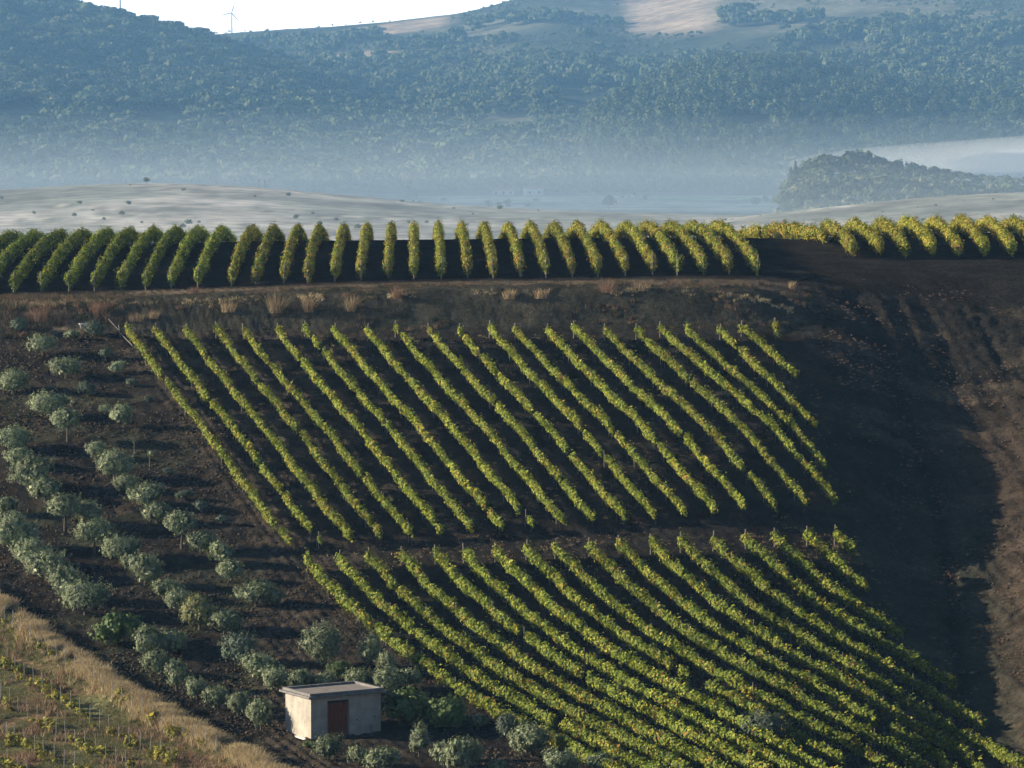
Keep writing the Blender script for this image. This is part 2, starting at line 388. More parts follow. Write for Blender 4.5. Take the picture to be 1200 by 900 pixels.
SPR = ridge_sheet([500, 560, 640, 720, 800, 860, 930, 1000, 1100, 1200, 1400, 2000, 2600], [232, 212, 172, 132, 92, 74, 72, 90, 112, 124, 150, 190, 232],
                  231, [2480, 2620, 2780, 2920, 3050, 3300], FRS, 8, 97, su=22, sD=30)
def tan_mask(P, PY, X, D):
    j = 14 * (fbm(X * 0.01, D * 0.004, 99, 3) - 0.5)
    a = sstep(375, 400, P + j) * (1 - sstep(515, 540, P + j)) * (1 - sstep(5, 8, np.abs(PY - 42 + j * .3 + (P - 400) * 0.135)))
    b = sstep(380, 395, P) * (1 - sstep(455, 475, P)) * sstep(59, 62, PY + 0.3 * j) * (1 - sstep(68, 71, PY + 0.3 * j))
    c = sstep(724, 745, P + 2 * j) * (1 - sstep(820, 860, P + j)) * (1 - sstep(32, 48, PY + j)) 
    e = sstep(690, 705, P) * (1 - sstep(720, 730, P)) * sstep(84, 86, PY) * (1 - sstep(91, 93, PY))
    return np.clip(a + b + c + e, 0, 1)
def mt_col(P, D, X, PY):
    n = fbm(X * 0.006, D * 0.004, 83, 4)
    c = mix3(A3((0.05, 0.06, 0.035), P), A3((0.12, 0.12, 0.075), P), sstep(0.45, 0.65, n))
    c = mix3(c, A3((0.17, 0.16, 0.11), P), (1 - sstep(45, 75, PY)) * sstep(0.4, 0.6, n) * 0.7)
    return mix3(c, A3((0.36, 0.28, 0.20), P), tan_mask(P, PY, X, D))
far_sheet('left_mountain', MTL, -2500, 800, 2450, 3900, 14, 20, wood_col, 'wooded mountain slope on the left')
far_sheet('main_mountain', MTM, -200, 3200, 2450, 4900, 14, 20, mt_col, 'broad hazy mountain with tan clearings near its top')
far_sheet('mountain_spur', SPR, 500, 2600, 2480, 3300, 12, 15, wood_col, 'wooded spur of the mountain on the right')

# ---------------------------------------------------------------- foliage builders
def quads(C, U, W, col, name, mat, fold=None):
    """leaf quads: centres C, half-length vectors U, half-width vectors W, colours"""
    n = len(C)
    V = np.stack([C - U * 0.9, C + W - U * 0.1, C + U, C - W - U * 0.1], 1).reshape(-1, 3)
    Fc = np.arange(4 * n).reshape(n, 4)
    return np_mesh(name, V, Fc, mat, np.repeat(col, 4, 0))
def rvec(n, rng=RNG):
    v = rng.normal(size=(n, 3)); return v / np.linalg.norm(v, axis=1, keepdims=True)
def perp(U, rng=RNG):
    w = np.cross(U, rvec(len(U), rng)); return w / (np.linalg.norm(w, axis=1, keepdims=True) + 1e-9)
VG = np.array([[0.185, 0.225, 0.022], [0.095, 0.145, 0.020], [0.270, 0.275, 0.036], [0.360, 0.305, 0.045], [0.310, 0.170, 0.030], [0.180, 0.075, 0.028]])
PAL = {'mid': [0.34, 0.26, 0.23, 0.10, 0.05, 0.02], 'low': [0.34, 0.33, 0.18, 0.08, 0.05, 0.02],
       'crestL': [0.34, 0.38, 0.20, 0.05, 0.02, 0.01], 'crestR': [0.22, 0.32, 0.14, 0.08, 0.15, 0.09], 'gold': [0.20, 0.18, 0.20, 0.22, 0.14, 0.06]}
def vine_row(pts, zb, zt, hw, dens, pal, label, group, gaps=0.04, leaf=0.064, name='vine_row', posts=6.0, seed=0, head_post=True):
    rng = np.random.default_rng(seed + 100)
    P = np.array([(p.x, p.y) for p in pts]); seg = np.linalg.norm(np.diff(P, axis=0), axis=1); cum = np.concatenate([[0], np.cumsum(seg)]); L = cum[-1]
    n = int(L * dens); t = rng.uniform(0, L, n)
    vine_sp = 1.05; vid = np.floor(t / vine_sp).astype(int); nv = vid.max() + 2
    vig = rng.uniform(0.78, 1.12, nv); vig[rng.uniform(size=nv) < gaps] = 0.0
    weak = rng.uniform(size=nv) < 0.07; vig[weak] *= 0.6
    if L > 8: vig[0] = max(vig[0], 0.9)
    ph = (t / vine_sp - vid - 0.5)
    vg = vig[vid] * (1 - 0.34 * (2 * np.abs(ph)) ** 2) * (0.50 + 1.0 * fbm(t * 1.9, t * 0 + seed, 5, 3))
    keep = rng.uniform(size=n) < np.clip(vg * 1.15, 0, 1); t = t[keep]; vg = vg[keep]; vid = vid[keep]; n = len(t)
    x = np.interp(t, cum, P[:, 0]); y = np.interp(t, cum, P[:, 1])
    dx = np.interp(t + 0.3, cum, P[:, 0]) - np.interp(t - 0.3, cum, P[:, 0]); dy = np.interp(t + 0.3, cum, P[:, 1]) - np.interp(t - 0.3, cum, P[:, 1])
    dl = np.hypot(dx, dy) + 1e-9; nx = dy / dl; ny = -dx / dl
    th = rng.uniform(0, 2 * math.pi, n); r = np.sqrt(rng.uniform(0.25, 1.0, n)) * (0.35 + 1.3 * fbm(t * 2.3 + seed * 7, np.sin(th) * 1.6 + np.cos(th) * 1.1, seed, 2))
    off = np.cos(th) * r * hw * (0.75 + 0.35 * vg) * 1.0
    hh = (zt - zb) * 0.5; zc = (zt + zb) * 0.5
    z = zc + np.sin(th) * r * hh * np.where(np.sin(th) > 0, vg, 0.55 + 0.9 * fbm(t * 1.3, t * 0 + seed * 1.7, 15, 2))
    spr = rng.uniform(size=n) < 0.10; shoot = fbm(t * 4.3, t * 0 + seed, 17, 1) > 0.55; z = z + spr * shoot * rng.uniform(0.05, 0.50, n) * vg; off = off * np.where(spr & ~shoot, 1.35, 1.0)
    z = z - (1 - np.clip(vg, 0, 1)) * 0.25 * hh
    off = off + 0.08 * np.sin(t * 0.7 + seed) + (0.34 if seed >= 200 else 0.16) * (fbm(t * 0.9, t * 0 + seed * 2.3, 33, 2) - 0.5)
    X = x + nx * off; Y = y + ny * off; Zg = HILL.z(x, y)
    o0 = Vector((float(P[0, 0]), float(P[0, 1]), float(HILL.z(P[0, 0], P[0, 1]))))
    inner = rng.uniform(size=n) < 0.28; kk = np.where(inner, rng.uniform(0.0, 0.55, n), 1.0)
    X = x + nx * off * kk; Y = y + ny * off * kk; z = np.where(inner, zc + (z - zc) * np.where(z > zc, 0.72, 0.9), z)
    C = np.stack([X - o0.x, Y - o0.y, Zg + z - o0.z], 1)
    outw = np.stack([nx * off / hw, ny * off / hw, (z - zc) / hh * 0.8 + 0.25], 1)
    N = rvec(n, rng) * 0.55 + outw; N /= np.linalg.norm(N, axis=1, keepdims=True)
    U = np.cross(N, rvec(n, rng)); U /= np.linalg.norm(U, axis=1, keepdims=True); W = np.cross(N, U)
    s = (leaf * rng.uniform(0.7, 1.35, n) * np.where(inner, 1.9, 1.05))[:, None]
    pr = np.array(PAL[pal]); vcol = rng.uniform(-1, 1, nv)
    bias = vcol[vid] * 0.45 + 0.5 * (fbm(t * 0.35, t * 0 + seed * 3.7, 9, 3) - 0.5)
    k = np.searchsorted(np.cumsum(pr) / pr.sum(), np.clip(rng.uniform(size=n) * 0.85 + bias * 0.28 + 0.06, 0, 0.999))
    col = VG[np.clip(k, 0, 5)] * rng.uniform(0.75, 1.25, n)[:, None]
    root = empty(name, o0, label, 'vine row', group)
    link('foliage', quads(C, U * s, W * s, col, 'vine_foliage', M_VINE), root)
    # trunks of the vines, joined; posts one by one
    tm = MB()
    for i in range(nv - 1):
        tt = (i + 0.5) * vine_sp
        if tt > L: break
        a = np.interp(tt, cum, P[:, 0]) + rng.uniform(-.05, .05); b = np.interp(tt, cum, P[:, 1]); g = float(HILL.z(a, b))
        lean = rng.uniform(-.1, .1)
        tm.tube([(a - o0.x, b - o0.y, g - 0.1 - o0.z), (a - o0.x + lean, b - o0.y + lean * .5, g + zb * 0.6 - o0.z), (a - o0.x + lean * .3, b - o0.y, g + zb + 0.25 * (zt - zb) - o0.z)], [0.035, 0.028, 0.02], 4)
    if tm.v:
        tag(link('trunks', tm.mesh('vine_trunks', M_BARK), root), kind='stuff')
    if posts:
        tt = 0.12; first = True
        while tt < L:
            a = float(np.interp(tt, cum, P[:, 0])); b = float(np.interp(tt, cum, P[:, 1]))
            po = link('post', POST_END if first else POST_MID, root, (a - o0.x, b - o0.y, ground(a, b) - o0.z - 0.12))
            po.rotation_euler = (rng.uniform(-.05, .05), rng.uniform(-.05, .05), rng.uniform(0, 3)); po.scale = (1, 1, (zt + (0.12 if first and head_post else 0.02)) / 1.3)
            first = False; tt += posts * rng.uniform(0.85, 1.15)
    return root
_p = MB(); _p.tube([(0, 0, 0), (0, 0, 0.75), (0.01, 0, 1.42)], [0.05, 0.047, 0.042], 7); POST_END = _p.mesh('end_post', M_POST)
_p = MB(); _p.tube([(0, 0, 0), (0, 0, 1.40)], [0.03, 0.028], 6); POST_MID = _p.mesh('mid_post', M_POST)

ORD = ['first', 'second', 'third', 'fourth', 'fifth', 'sixth', 'seventh', 'eighth', 'ninth', 'tenth', 'eleventh', 'twelfth', 'thirteenth', 'fourteenth',
       'fifteenth', 'sixteenth', 'seventeenth', 'eighteenth', 'nineteenth', 'twentieth', 'twenty-first', 'twenty-second', 'twenty-third', 'twenty-fourth',
       'twenty-fifth', 'twenty-sixth', 'twenty-seventh', 'twenty-eighth', 'twenty-ninth', 'thirtieth', 'thirty-first', 'thirty-second', 'thirty-third']
def path(pix, n=24):
    """ground line through photo pixels, refined"""
    pts = [HILL.hit(a, b) for a, b in pix]; out = []
    for a, b in zip(pts[:-1], pts[1:]):
        m = max(1, n // (len(pts) - 1))
        out += [a.lerp(b, i / m) for i in range(m)]
    return out + [pts[-1]]
# middle block
heads = [148, 182, 218, 253, 285, 325, 357, 392, 430, 463, 502, 537, 573, 603, 642, 672, 708, 745, 773, 805, 843, 868, 907]
tails = [(340 + 35.6 * i, 650 - 2.7 * i) for i in range(19)] + [(968, 560), (955, 512), (933, 452), (911, 403)]
for i, (hx, (tx, ty)) in enumerate(zip(heads, tails)):
    hy = 396 + (3 if i % 3 else 0)
    if i == 22: hy = 392
    lab = 'leftmost row of knee-high yellow-green vines on the middle slope, beside the olive grove' if i == 0 else \
          'single small vine standing at the top right corner of the middle slope' if i == 22 else \
          'short row of vines at the right edge of the middle slope, %s from the left' % ORD[i] if i > 18 else \
          '%s row from the left of yellow-green vines on the middle slope below the scrubby bank' % ORD[i]
    vine_row(path([(hx, hy), (tx, ty)]), 0.48, 1.18, 0.22, 230, 'mid', lab, 'vine rows on the middle slope', gaps=0.05, seed=i, posts=6.5)
# lower block
lh = [360, 397, 432, 470, 510, 543, 580, 616, 650, 690, 725, 762, 797, 835, 873, 907, 945, 977]
LO = [(0, 0), (33, 38), (89, 87), (150, 133), (213, 173), (280, 207), (350, 243), (430, 285), (520, 330)]
RO = [(0, 0), (26, 24), (60, 55), (93, 78), (126, 98), (165, 121), (240, 170), (330, 222), (430, 275)]
ends = {17: 24, 16: 72, 15: 152, 14: 244, 13: 320, 12: 402}
for i, hx in enumerate(lh):
    w = i / 17.0; hy = 669 - 32 * w
    pts = [(hx + a[0] * (1 - w) + b[0] * w, hy + a[1] * (1 - w) + b[1] * w) for a, b in zip(LO, RO)]
    if i == 7: pts = pts[0:]
    mx = ends.get(i, 999)
    out = [pts[0]]
    for a, b in zip(pts[:-1], pts[1:]):
        if b[0] - hx > mx:
            t = (mx - (a[0] - hx)) / (b[0] - a[0]); out.append((a[0] + t * (b[0] - a[0]), a[1] + t * (b[1] - a[1]))); break
        if a[1] > 960 or a[0] > 1270: break
        out.append(b)
    lab = 'leftmost row of leafy green vines on the lower slope, next to the olive trees' if i == 0 else \
          'tiny rightmost row of vines at the top right corner of the lower slope' if i == 17 else \
          '%s row from the left of leafy green vines curving down the lower slope' % ORD[i]
    vine_row(path(out, 32), 0.32, 1.14, 0.265, 250, 'low', lab, 'vine rows on the lower slope', gaps=0.14 if i == 7 else 0.018, seed=50 + i, posts=6.0)
# crest, left and centre
nearpx = [-78, -47, -16, 15, 48, 80, 110, 141, 170, 200, 231, 271, 300, 332, 360, 392, 423, 455, 485, 517, 548, 578, 610, 640, 671, 701, 733, 765, 794, 825, 855, 888]
vis = 0
for i, px in enumerate(nearpx):
    D0 = 324.5 - 1.5 * sstep(0, 300, px) + random.uniform(-.5, .7); x0 = (px - 600) / F * D0
    L = 78 if px < 870 else 60
    pts = [Vector((x0 - 0.0242 * d, D0 + d, 0)) for d in np.arange(0, L + 0.1, 2)]
    pal = 'crestL' if i <= 10 else 'crestR'
    if px >= -16: vis += 1
    side = 'bright green' if i <= 10 else 'browning green'
    if px < -16: lab = '%s row of crest vines past the left edge of the picture' % ('second' if px < -60 else 'first')
    elif i == 10: lab = 'tall bright green vine row on the crest just left of the wide gap'
    elif i == 11: lab = 'tall browning vine row on the crest just right of the wide gap'
    elif px == 888: lab = 'last browning vine row at the right end of the crest, before the dip'
    elif i < 11: lab = 'tall %s vine row on the crest, %s to the left of the wide gap' % (side, ORD[10 - i])
    else: lab = 'tall %s vine row on the crest, %s to the right of the wide gap' % (side, ORD[i - 11])
    vine_row(pts, 0.30, 1.62, 0.33, 250, pal, lab, 'vine rows on the crest', gaps=0.02, leaf=0.068, seed=200 + i, posts=7.0, head_post=False)
# crest, right: golden
for i, px in enumerate(range(938, 1300, 31)):
    y0 = [274, 289, 303][min(i, 2)]
    a = HILL.hit(px, y0, 318); b = HILL.hit(px - 28, 272.5, 318, 366) if i > 1 else a + Vector((-2.5, 14, 0))
    d = (b - a); d.z = 0; d.normalize(); Lr = max(40.0 - 0.0 * i, (b - a).length + 8)
    pts = [a + d * t for t in np.arange(0, Lr, 2)]
    lab = '%s row from the left of golden autumn vines on the right part of the crest' % ORD[i] if px < 1200 else '%s row of golden vines past the right edge of the picture' % ORD[max(0, (px - 1200) // 31)]
    vine_row(pts, 0.25, 1.62, 0.40, 260, 'gold', lab, 'golden vine rows on the right crest', gaps=0.03, leaf=0.075, seed=300 + i, posts=0)

# ---------------------------------------------------------------- olive trees and bushes
def crown_mesh(name, w, h, zc, n, leaf, pal, seed, mat, upright=0.5, lobes=9, aspect=0.33, dens_in=0.35):
    """crown of many small leaf faces gathered in sprays round uneven lobes"""
    rng = np.random.default_rng(seed)
    L = []
    for k in range(lobes):
        d = rvec(1, rng)[0]; d[2] = d[2] * 0.75 + 0.1
        r = rng.uniform(0.35, 0.75)
        L.append((np.array([d[0] * w * 0.5 * r, d[1] * w * 0.5 * r, zc + d[2] * h * 0.5 * r]), rng.uniform(0.24, 0.40)))
    ns = max(20, n // 16); cen = []; dirs = []
    for s in range(ns):
        c, rr = L[rng.integers(lobes)]
        d = rvec(1, rng)[0]
        if d[2] < -0.75: d[2] *= -0.6
        q = c + d * np.array([w * rr, w * rr, h * rr * 0.95]) * rng.uniform(0.55, 1.0)
        dd = (q - np.array([0, 0, zc - h * 0.25])); dd /= np.linalg.norm(dd) + 1e-6
        dd = dd * (1 - upright * 0.5) + np.array([0, 0, upright]) + rvec(1, rng)[0] * 0.35; dd /= np.linalg.norm(dd)
        cen.append(q); dirs.append(dd)
    cen = np.array(cen); dirs = np.array(dirs)
    k = rng.integers(ns, size=n); f = rng.uniform(-0.5, 1, n)[:, None]
    spl = 0.10 * w ** 0.5 * 1.5
    C = cen[k] + dirs[k] * f * spl + rng.normal(size=(n, 3)) * spl * 0.25 * (1.2 - 0.6 * np.clip(f, 0, 1))
    out = C - np.array([0, 0, zc]); out /= np.linalg.norm(out, axis=1, keepdims=True) + 1e-6
    N = out * 1.0 + dirs[k] * 0.3 + rvec(n, rng) * 0.6; N /= np.linalg.norm(N, axis=1, keepdims=True)
    U = dirs[k] * 0.7 + rvec(n, rng) * 0.6; U -= N * np.sum(U * N, axis=1, keepdims=True); U /= np.linalg.norm(U, axis=1, keepdims=True) + 1e-9; W = np.cross(N, U)
    inn = rng.uniform(size=n) < 0.14
    lc = np.array([a for a, b in L])[rng.integers(lobes, size=n)]; C = np.where(inn[:, None], lc + (C - np.array([0, 0, zc])) * 0.42, C)
    s = (leaf * rng.uniform(0.7, 1.3, n) * np.where(inn, 2.4, 1.0))[:, None]; aspect = np.where(inn, 0.6, aspect)[:, None]
    pal = np.array(pal); sc = rng.uniform(0.85, 1.15, ns)
    col = pal[rng.integers(len(pal), size=n)] * (sc[k] * rng.uniform(0.8, 1.2, n))[:, None]
    return quads(C, U * s, W * s * aspect, col, name, mat)
def trunk_mesh(name, w, zc, h, seed, r=0.07):
    rng = random.Random(seed); m = MB(); top = zc - h * 0.25
    lean = rng.uniform(-.12, .12)
    m.tube([(0, 0, -0.25), (lean * .4, 0, top * .5), (lean, 0.02, top)], [r * 1.35, r, r * .8], 7)
    for k in range(5):
        a = k * 1.257 + rng.uniform(-.4, .4); rr = w * rng.uniform(.22, .36)
        m.tube([(lean, 0.02, top - .05), (lean + math.cos(a) * rr * .5, math.sin(a) * rr * .5, top + h * .22), (lean + math.cos(a) * rr, math.sin(a) * rr, top + h * .5)], [r * .6, r * .4, r * .15], 5)
    return m.mesh(name, M_BARK)
OL = [[0.170, 0.205, 0.100], [0.105, 0.135, 0.065], [0.300, 0.330, 0.190], [0.120, 0.150, 0.072]]
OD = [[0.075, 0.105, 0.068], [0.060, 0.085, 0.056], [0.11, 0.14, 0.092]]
OY = [[0.150, 0.170, 0.060], [0.110, 0.130, 0.060], [0.200, 0.180, 0.050]]
FG = [[0.070, 0.115, 0.028], [0.055, 0.090, 0.022], [0.110, 0.150, 0.040]]
PROTO = {}
def proto(kind, w, trunked, var):
    key = (kind, trunked, var, 0 if w < 1.35 else 1 if w < 2.1 else 2)
    if key not in PROTO:
        W0 = (1.0, 1.75, 2.5)[key[3]]; H0 = W0 * (0.86 if kind != 'tall' else 1.3)
        zc = H0 * 0.5 + (0.34 * W0 if trunked else -0.03 * W0)
        if kind == 'fig': me = crown_mesh('fig_crown', W0, H0, H0 * 0.46, 3600, 0.095, FG, 900 + var, M_OLIVE, 0.1, 12, 0.75)
        else:
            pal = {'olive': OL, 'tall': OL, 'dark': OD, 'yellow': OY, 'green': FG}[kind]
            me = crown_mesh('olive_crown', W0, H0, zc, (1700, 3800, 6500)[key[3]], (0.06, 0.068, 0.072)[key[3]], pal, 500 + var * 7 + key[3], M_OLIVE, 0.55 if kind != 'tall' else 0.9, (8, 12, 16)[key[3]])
        tr = trunk_mesh('trunk', W0, zc, H0, 40 + var, 0.045 + 0.02 * key[3])
        PROTO[key] = (me, tr, W0)
    return PROTO[key]
def tree(px, cy, wpx, kind, label, hpx=None, base=None, cat='olive tree', name='olive_tree', group='olive trees on the left slope'):
    hpx = hpx or wpx * 0.84
    b = base if base else cy + hpx * 0.52
    p = HILL.hit(px, b); w = wpx * p.y / F
    trunked = base is not None and (base - cy) > hpx * 0.85
    me, tr, W0 = proto(kind, w, trunked, random.randrange(3))
    s = w / W0 * random.uniform(0.90, 1.02)
    r = empty(name, (p.x, p.y, p.z), label, cat, group, random.uniform(0, 6.28))
    hs = (hpx / wpx) / (0.86 if kind != 'tall' else 1.3)
    r.scale = (s * random.uniform(.9, 1.12), s * random.uniform(.9, 1.12), s * random.uniform(.92, 1.08) * min(1.25, max(0.8, hs)))
    link('crown', me, r); link('trunk', tr, r)
    return r
ZONES = [
 ('at the foot of the bank, {o} from the left', [(22, 381, 22, 'dark'), (50, 394, 37, 'olive', None, 417), (85, 391, 18, 'olive'), (109, 385, 24, 'dark')]),
 ('in the scatter under the bank, {o} from the top', [(124, 413, 19, 'dark'), (77, 428, 38, 'olive'), (139, 430, 20, 'olive'), (15, 436, 38, 'olive', None, 461), (156, 447, 18, 'dark'),
   (103, 454, 25, 'dark'), (56, 469, 44, 'olive'), (174, 468, 12, 'dark'), (123, 477, 18, 'olive'), (145, 486, 34, 'olive'), (79, 491, 35, 'olive', None, 520)]),
 ('in the upper middle of the grove, {o} from the top', [(111, 528, 26, 'olive'), (134, 543, 47, 'olive'), (197, 552, 16, 'dark'), (149, 565, 31, 'olive'), (172, 578, 42, 'olive'),
   (218, 578, 20, 'dark'), (237, 592, 20, 'dark'), (184, 600, 34, 'olive'), (261, 609, 17, 'dark'), (213, 613, 38, 'olive', None, 645), (235, 636, 33, 'olive'), (260, 649, 36, 'olive'), (271, 668, 33, 'olive'),
   (300, 684, 46, 'olive', 34, 709), (322, 699, 27, 'olive')]),
 ("in the grove's middle diagonal line, {o} from the top", [(15, 511, 42, 'olive'), (20, 535, 34, 'olive'), (38, 551, 54, 'olive'), (53, 572, 37, 'olive'), (76, 588, 40, 'olive', None, 624), (100, 600, 39, 'olive'),
   (111, 621, 43, 'olive', None, 654), (142, 642, 44, 'olive'), (150, 657, 28, 'olive'), (170, 666, 42, 'olive', 44), (192, 687, 38, 'olive'), (211, 699, 42, 'olive'), (234, 717, 45, 'yellow', 42), (263, 727, 38, 'olive'), (282, 757, 42, 'dark', 44), (303, 780, 44, 'olive'), (325, 792, 40, 'olive'), (349, 797, 36, 'olive')]),
 ('in the line nearest the dry grass, {o} from the top', [(6, 594, 26, 'olive'), (15, 621, 58, 'olive'), (36, 645, 46, 'olive'), (54, 661, 54, 'olive', 36), (77, 684, 46, 'olive', 42), (100, 699, 54, 'olive', 46), (172, 748, 42, 'olive', 44),
   (200, 748, 40, 'olive'), (185, 773, 30, 'olive', 36), (207, 785, 36, 'olive', 46), (231, 797, 31, 'olive', 44), (252, 816, 30, 'olive', 32), (279, 820, 34, 'olive', 40), (306, 832, 36, 'olive', 42)]),
 ('behind the shed, {o} from the left', [(377, 751, 46, 'tall', 62), (380, 798, 30, 'olive'), (396, 784, 32, 'green'), (421, 793, 34, 'olive'), (433, 762, 34, 'tall', 46), (455, 776, 30, 'olive', 34), (456, 794, 40, 'olive', 36), (483, 792, 28, 'olive', 32)]),
 ('along the bottom edge by the shed, {o} from the left', [(386, 870, 38, 'olive', 42), (421, 886, 32, 'olive'), (452, 890, 38, 'olive'), (491, 866, 32, 'tall', 46), (518, 882, 30, 'olive', 32), (546, 884, 46, 'olive', 46), (562, 846, 27, 'olive'),
   (585, 897, 28, 'olive'), (594, 852, 32, 'dark', 32), (624, 864, 50, 'olive', 44), (657, 890, 46, 'olive', 34), (683, 885, 24, 'yellow'), (702, 895, 36, 'olive', 28)])]
WORD = {'olive': 'silvery grey-green olive tree', 'dark': 'small dark olive bush', 'tall': 'tall narrow silvery olive tree', 'yellow': 'yellow-green olive tree', 'green': 'small bright green leafy tree'}
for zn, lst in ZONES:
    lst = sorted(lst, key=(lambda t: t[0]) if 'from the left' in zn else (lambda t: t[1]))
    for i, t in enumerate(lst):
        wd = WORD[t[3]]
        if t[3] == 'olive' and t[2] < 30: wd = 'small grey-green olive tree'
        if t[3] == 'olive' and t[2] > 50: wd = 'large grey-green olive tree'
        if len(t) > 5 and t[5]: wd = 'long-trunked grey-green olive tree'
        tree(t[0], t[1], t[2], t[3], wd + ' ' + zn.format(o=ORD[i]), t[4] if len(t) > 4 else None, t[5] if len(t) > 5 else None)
tree(137, 725, 68, 'fig', 'broad dark green fig tree with large leaves between the silvery olives', 48, 757, 'fig tree', 'fig_tree', None)
tree(482, 824, 78, 'fig', 'dark broad-leaved bush in deep shade just right of the shed', 50, None, 'bush', 'leafy_bush', None)
tree(527, 834, 62, 'fig', 'second dark broad-leaved bush, right of the one beside the shed', 44, None, 'bush', 'leafy_bush', None)
tree(363, 872, 16, 'green', 'tiny bright green bush at the near corner of the shed', 14, None, 'bush', 'leafy_bush', None)
tree(896, 846, 50, 'dark', 'sparse grey bush standing up out of the lower vine rows', 46, None, 'bush', 'wild_bush', None)
# two thin saplings
for k, (px, py) in enumerate([(157, 532), (175, 548)]):
    p = HILL.hit(px, py); r = empty('sapling', p, ['thin pale sapling with hardly any leaves in the grove clearing', 'bare twiggy sapling lower right of the other in the clearing'][k], 'sapling', 'saplings in the grove')
    m = MB(); m.tube([(0, 0, -.1), (0.02, 0, .5), (0, 0, 1.05)], [.025, .02, .012], 5)
    for a in range(6): m.tube([(0, 0, .5 + a * .09), (math.cos(a * 2.1) * .22, math.sin(a * 2.1) * .22, .75 + a * .08)], [.01, .005], 4)
    link('stem', m.mesh('sapling_stem', M_POST), r)
    link('foliage', crown_mesh('sapling_leaves', .55, .55, .85, 90, .05, OL, 77 + k, M_OLIVE), r)

# ---------------------------------------------------------------- the shed
M_PLAST = noise_mat('rough_render', (0.25, 0.225, 0.19), (0.46, 0.42, 0.355), 1.3, 0.92, 0.35, 0.03)
M_CONC = noise_mat('grey_concrete', (0.12, 0.115, 0.11), (0.22, 0.21, 0.20), 3.0, 0.9, 0.3, 0.02)
M_RUST = noise_mat('rust_red_paint', (0.13, 0.026, 0.006), (0.22, 0.052, 0.013), 4, 0.65, 0.2, 0.01, (3, 3, 0.6))
M_DARK = noise_mat('dark_opening', (0.015, 0.013, 0.012), (0.03, 0.027, 0.025), 4, 0.9, 0.1, 0.01)
M_WHITE = noise_mat('white_plaster', (0.60, 0.57, 0.52), (0.78, 0.75, 0.70), 5, 0.85, 0.2, 0.01)
sc_ = HILL.hit(364.5, 868)
ang = math.atan2(2.3, 3.72)          # the door wall runs right and away
SH = empty('shed', sc_, 'small flat roofed block shed with a rust red door among the olives', 'shed', rz=ang)
LX, LY, HH = 4.30, 2.85, 2.25; zb = -0.9; T = 0.22
d0, d1, dh = 1.00, 2.36, 2.02
def part(name, m, mat, parent=SH, bev=0.0, label=None):
    o = link(name, m.mesh(name, mat, bev), parent)
    if label: o['label'] = label
    return o
m = MB(); m.box(0, d0, 0, T, zb, HH); m.box(d1, LX, 0, T, zb, HH); m.box(d0, d1, 0.002, T, dh, HH - 0.001); part('wall', m, M_PLAST, label='shaded door wall')
m = MB(); m.box(0.002, T, T, LY, zb, HH); part('wall', m, M_PLAST, label='sunlit end wall')
m = MB(); m.box(LX - T, LX - 0.002, T, LY, zb, HH); part('wall', m, M_PLAST)
m = MB(); m.box(T, LX - T, LY - T, LY - 0.002, zb, HH); part('wall', m, M_PLAST)
m = MB(); m.box(-0.26, LX + 0.26, -0.26, LY + 0.26, HH, HH + 0.11); part('roof_slab', m, M_CONC, bev=0.012)
z0, z1 = HH + 0.112, HH + 0.25
for bx in ((-0.12, LX + 0.12, -0.12, 0.06), (-0.12, LX + 0.12, LY - 0.06, LY + 0.12), (-0.12, 0.06, 0.062, LY - 0.062), (LX - 0.06, LX + 0.12, 0.062, LY - 0.062)):
    m = MB(); m.box(bx[0], bx[1], bx[2], bx[3], z0, z1); part('parapet', m, M_CONC, bev=0.01)
m = MB(); m.box(0.064, LX - 0.064, 0.064, LY - 0.064, HH + 0.111, HH + 0.14); part('roof_surface', m, noise_mat('dusty_roof', (0.17, 0.145, 0.125), (0.25, 0.215, 0.19), 2, 0.95, 0.2, 0.01))
dr = part('door', (lambda q: (q.box(d0 + .005, d1 - .005, 0.15, 0.17, -0.25, dh - .004), q)[1])(MB()), M_DARK)
for k in range(8):
    w_ = (d1 - d0 - 0.04) / 8; x_ = d0 + 0.02 + k * w_
    m = MB(); m.box(x_ + .006, x_ + w_ - .006, 0.115 + 0.006 * (k % 2), 0.15, -0.24, dh - 0.16); part('plank', m, M_RUST, dr, 0.004)
for zz in (0.35, 1.45):
    m = MB(); m.box(d0 + .03, d1 - .03, 0.095, 0.113, zz, zz + 0.09); part('rail', m, M_RUST, dr, 0.004)
for bx in ((d0 + .004, d0 + .07, dh - .07), (d1 - .07, d1 - .004, dh - .07)):
    m = MB(); m.box(bx[0], bx[1], 0.04, 0.114, -0.25, bx[2]); part('door_frame', m, M_POST, dr)
m = MB(); m.box(d1 - .2, d1 - .16, 0.06, 0.095, 0.92, 1.06); part('handle', m, M_DARK, dr)
m = MB(); m.box(-0.24, -0.02, -0.12, LY * 0.8, -0.5, 0.05); part('footing', m, M_WHITE, bev=0.02, label='pale plastered ledge along the sunlit wall')
for (x_, z_) in ((2.82, 0.86), (3.92, 0.95)):
    m = MB(); m.tube([(x_, -0.004, z_), (x_, 0.05, z_)], [0.045, 0.045], 8); part('vent_hole', m, M_DARK)
m = MB(); m.tube([(3.70, -0.05, -.3), (3.70, -0.05, 0.45)], [0.04, 0.04], 8); m.tube([(3.70, -0.05, .42), (3.70, 0.02, 0.47)], [0.04, 0.04], 8); part('drain_pipe', m, M_METAL)

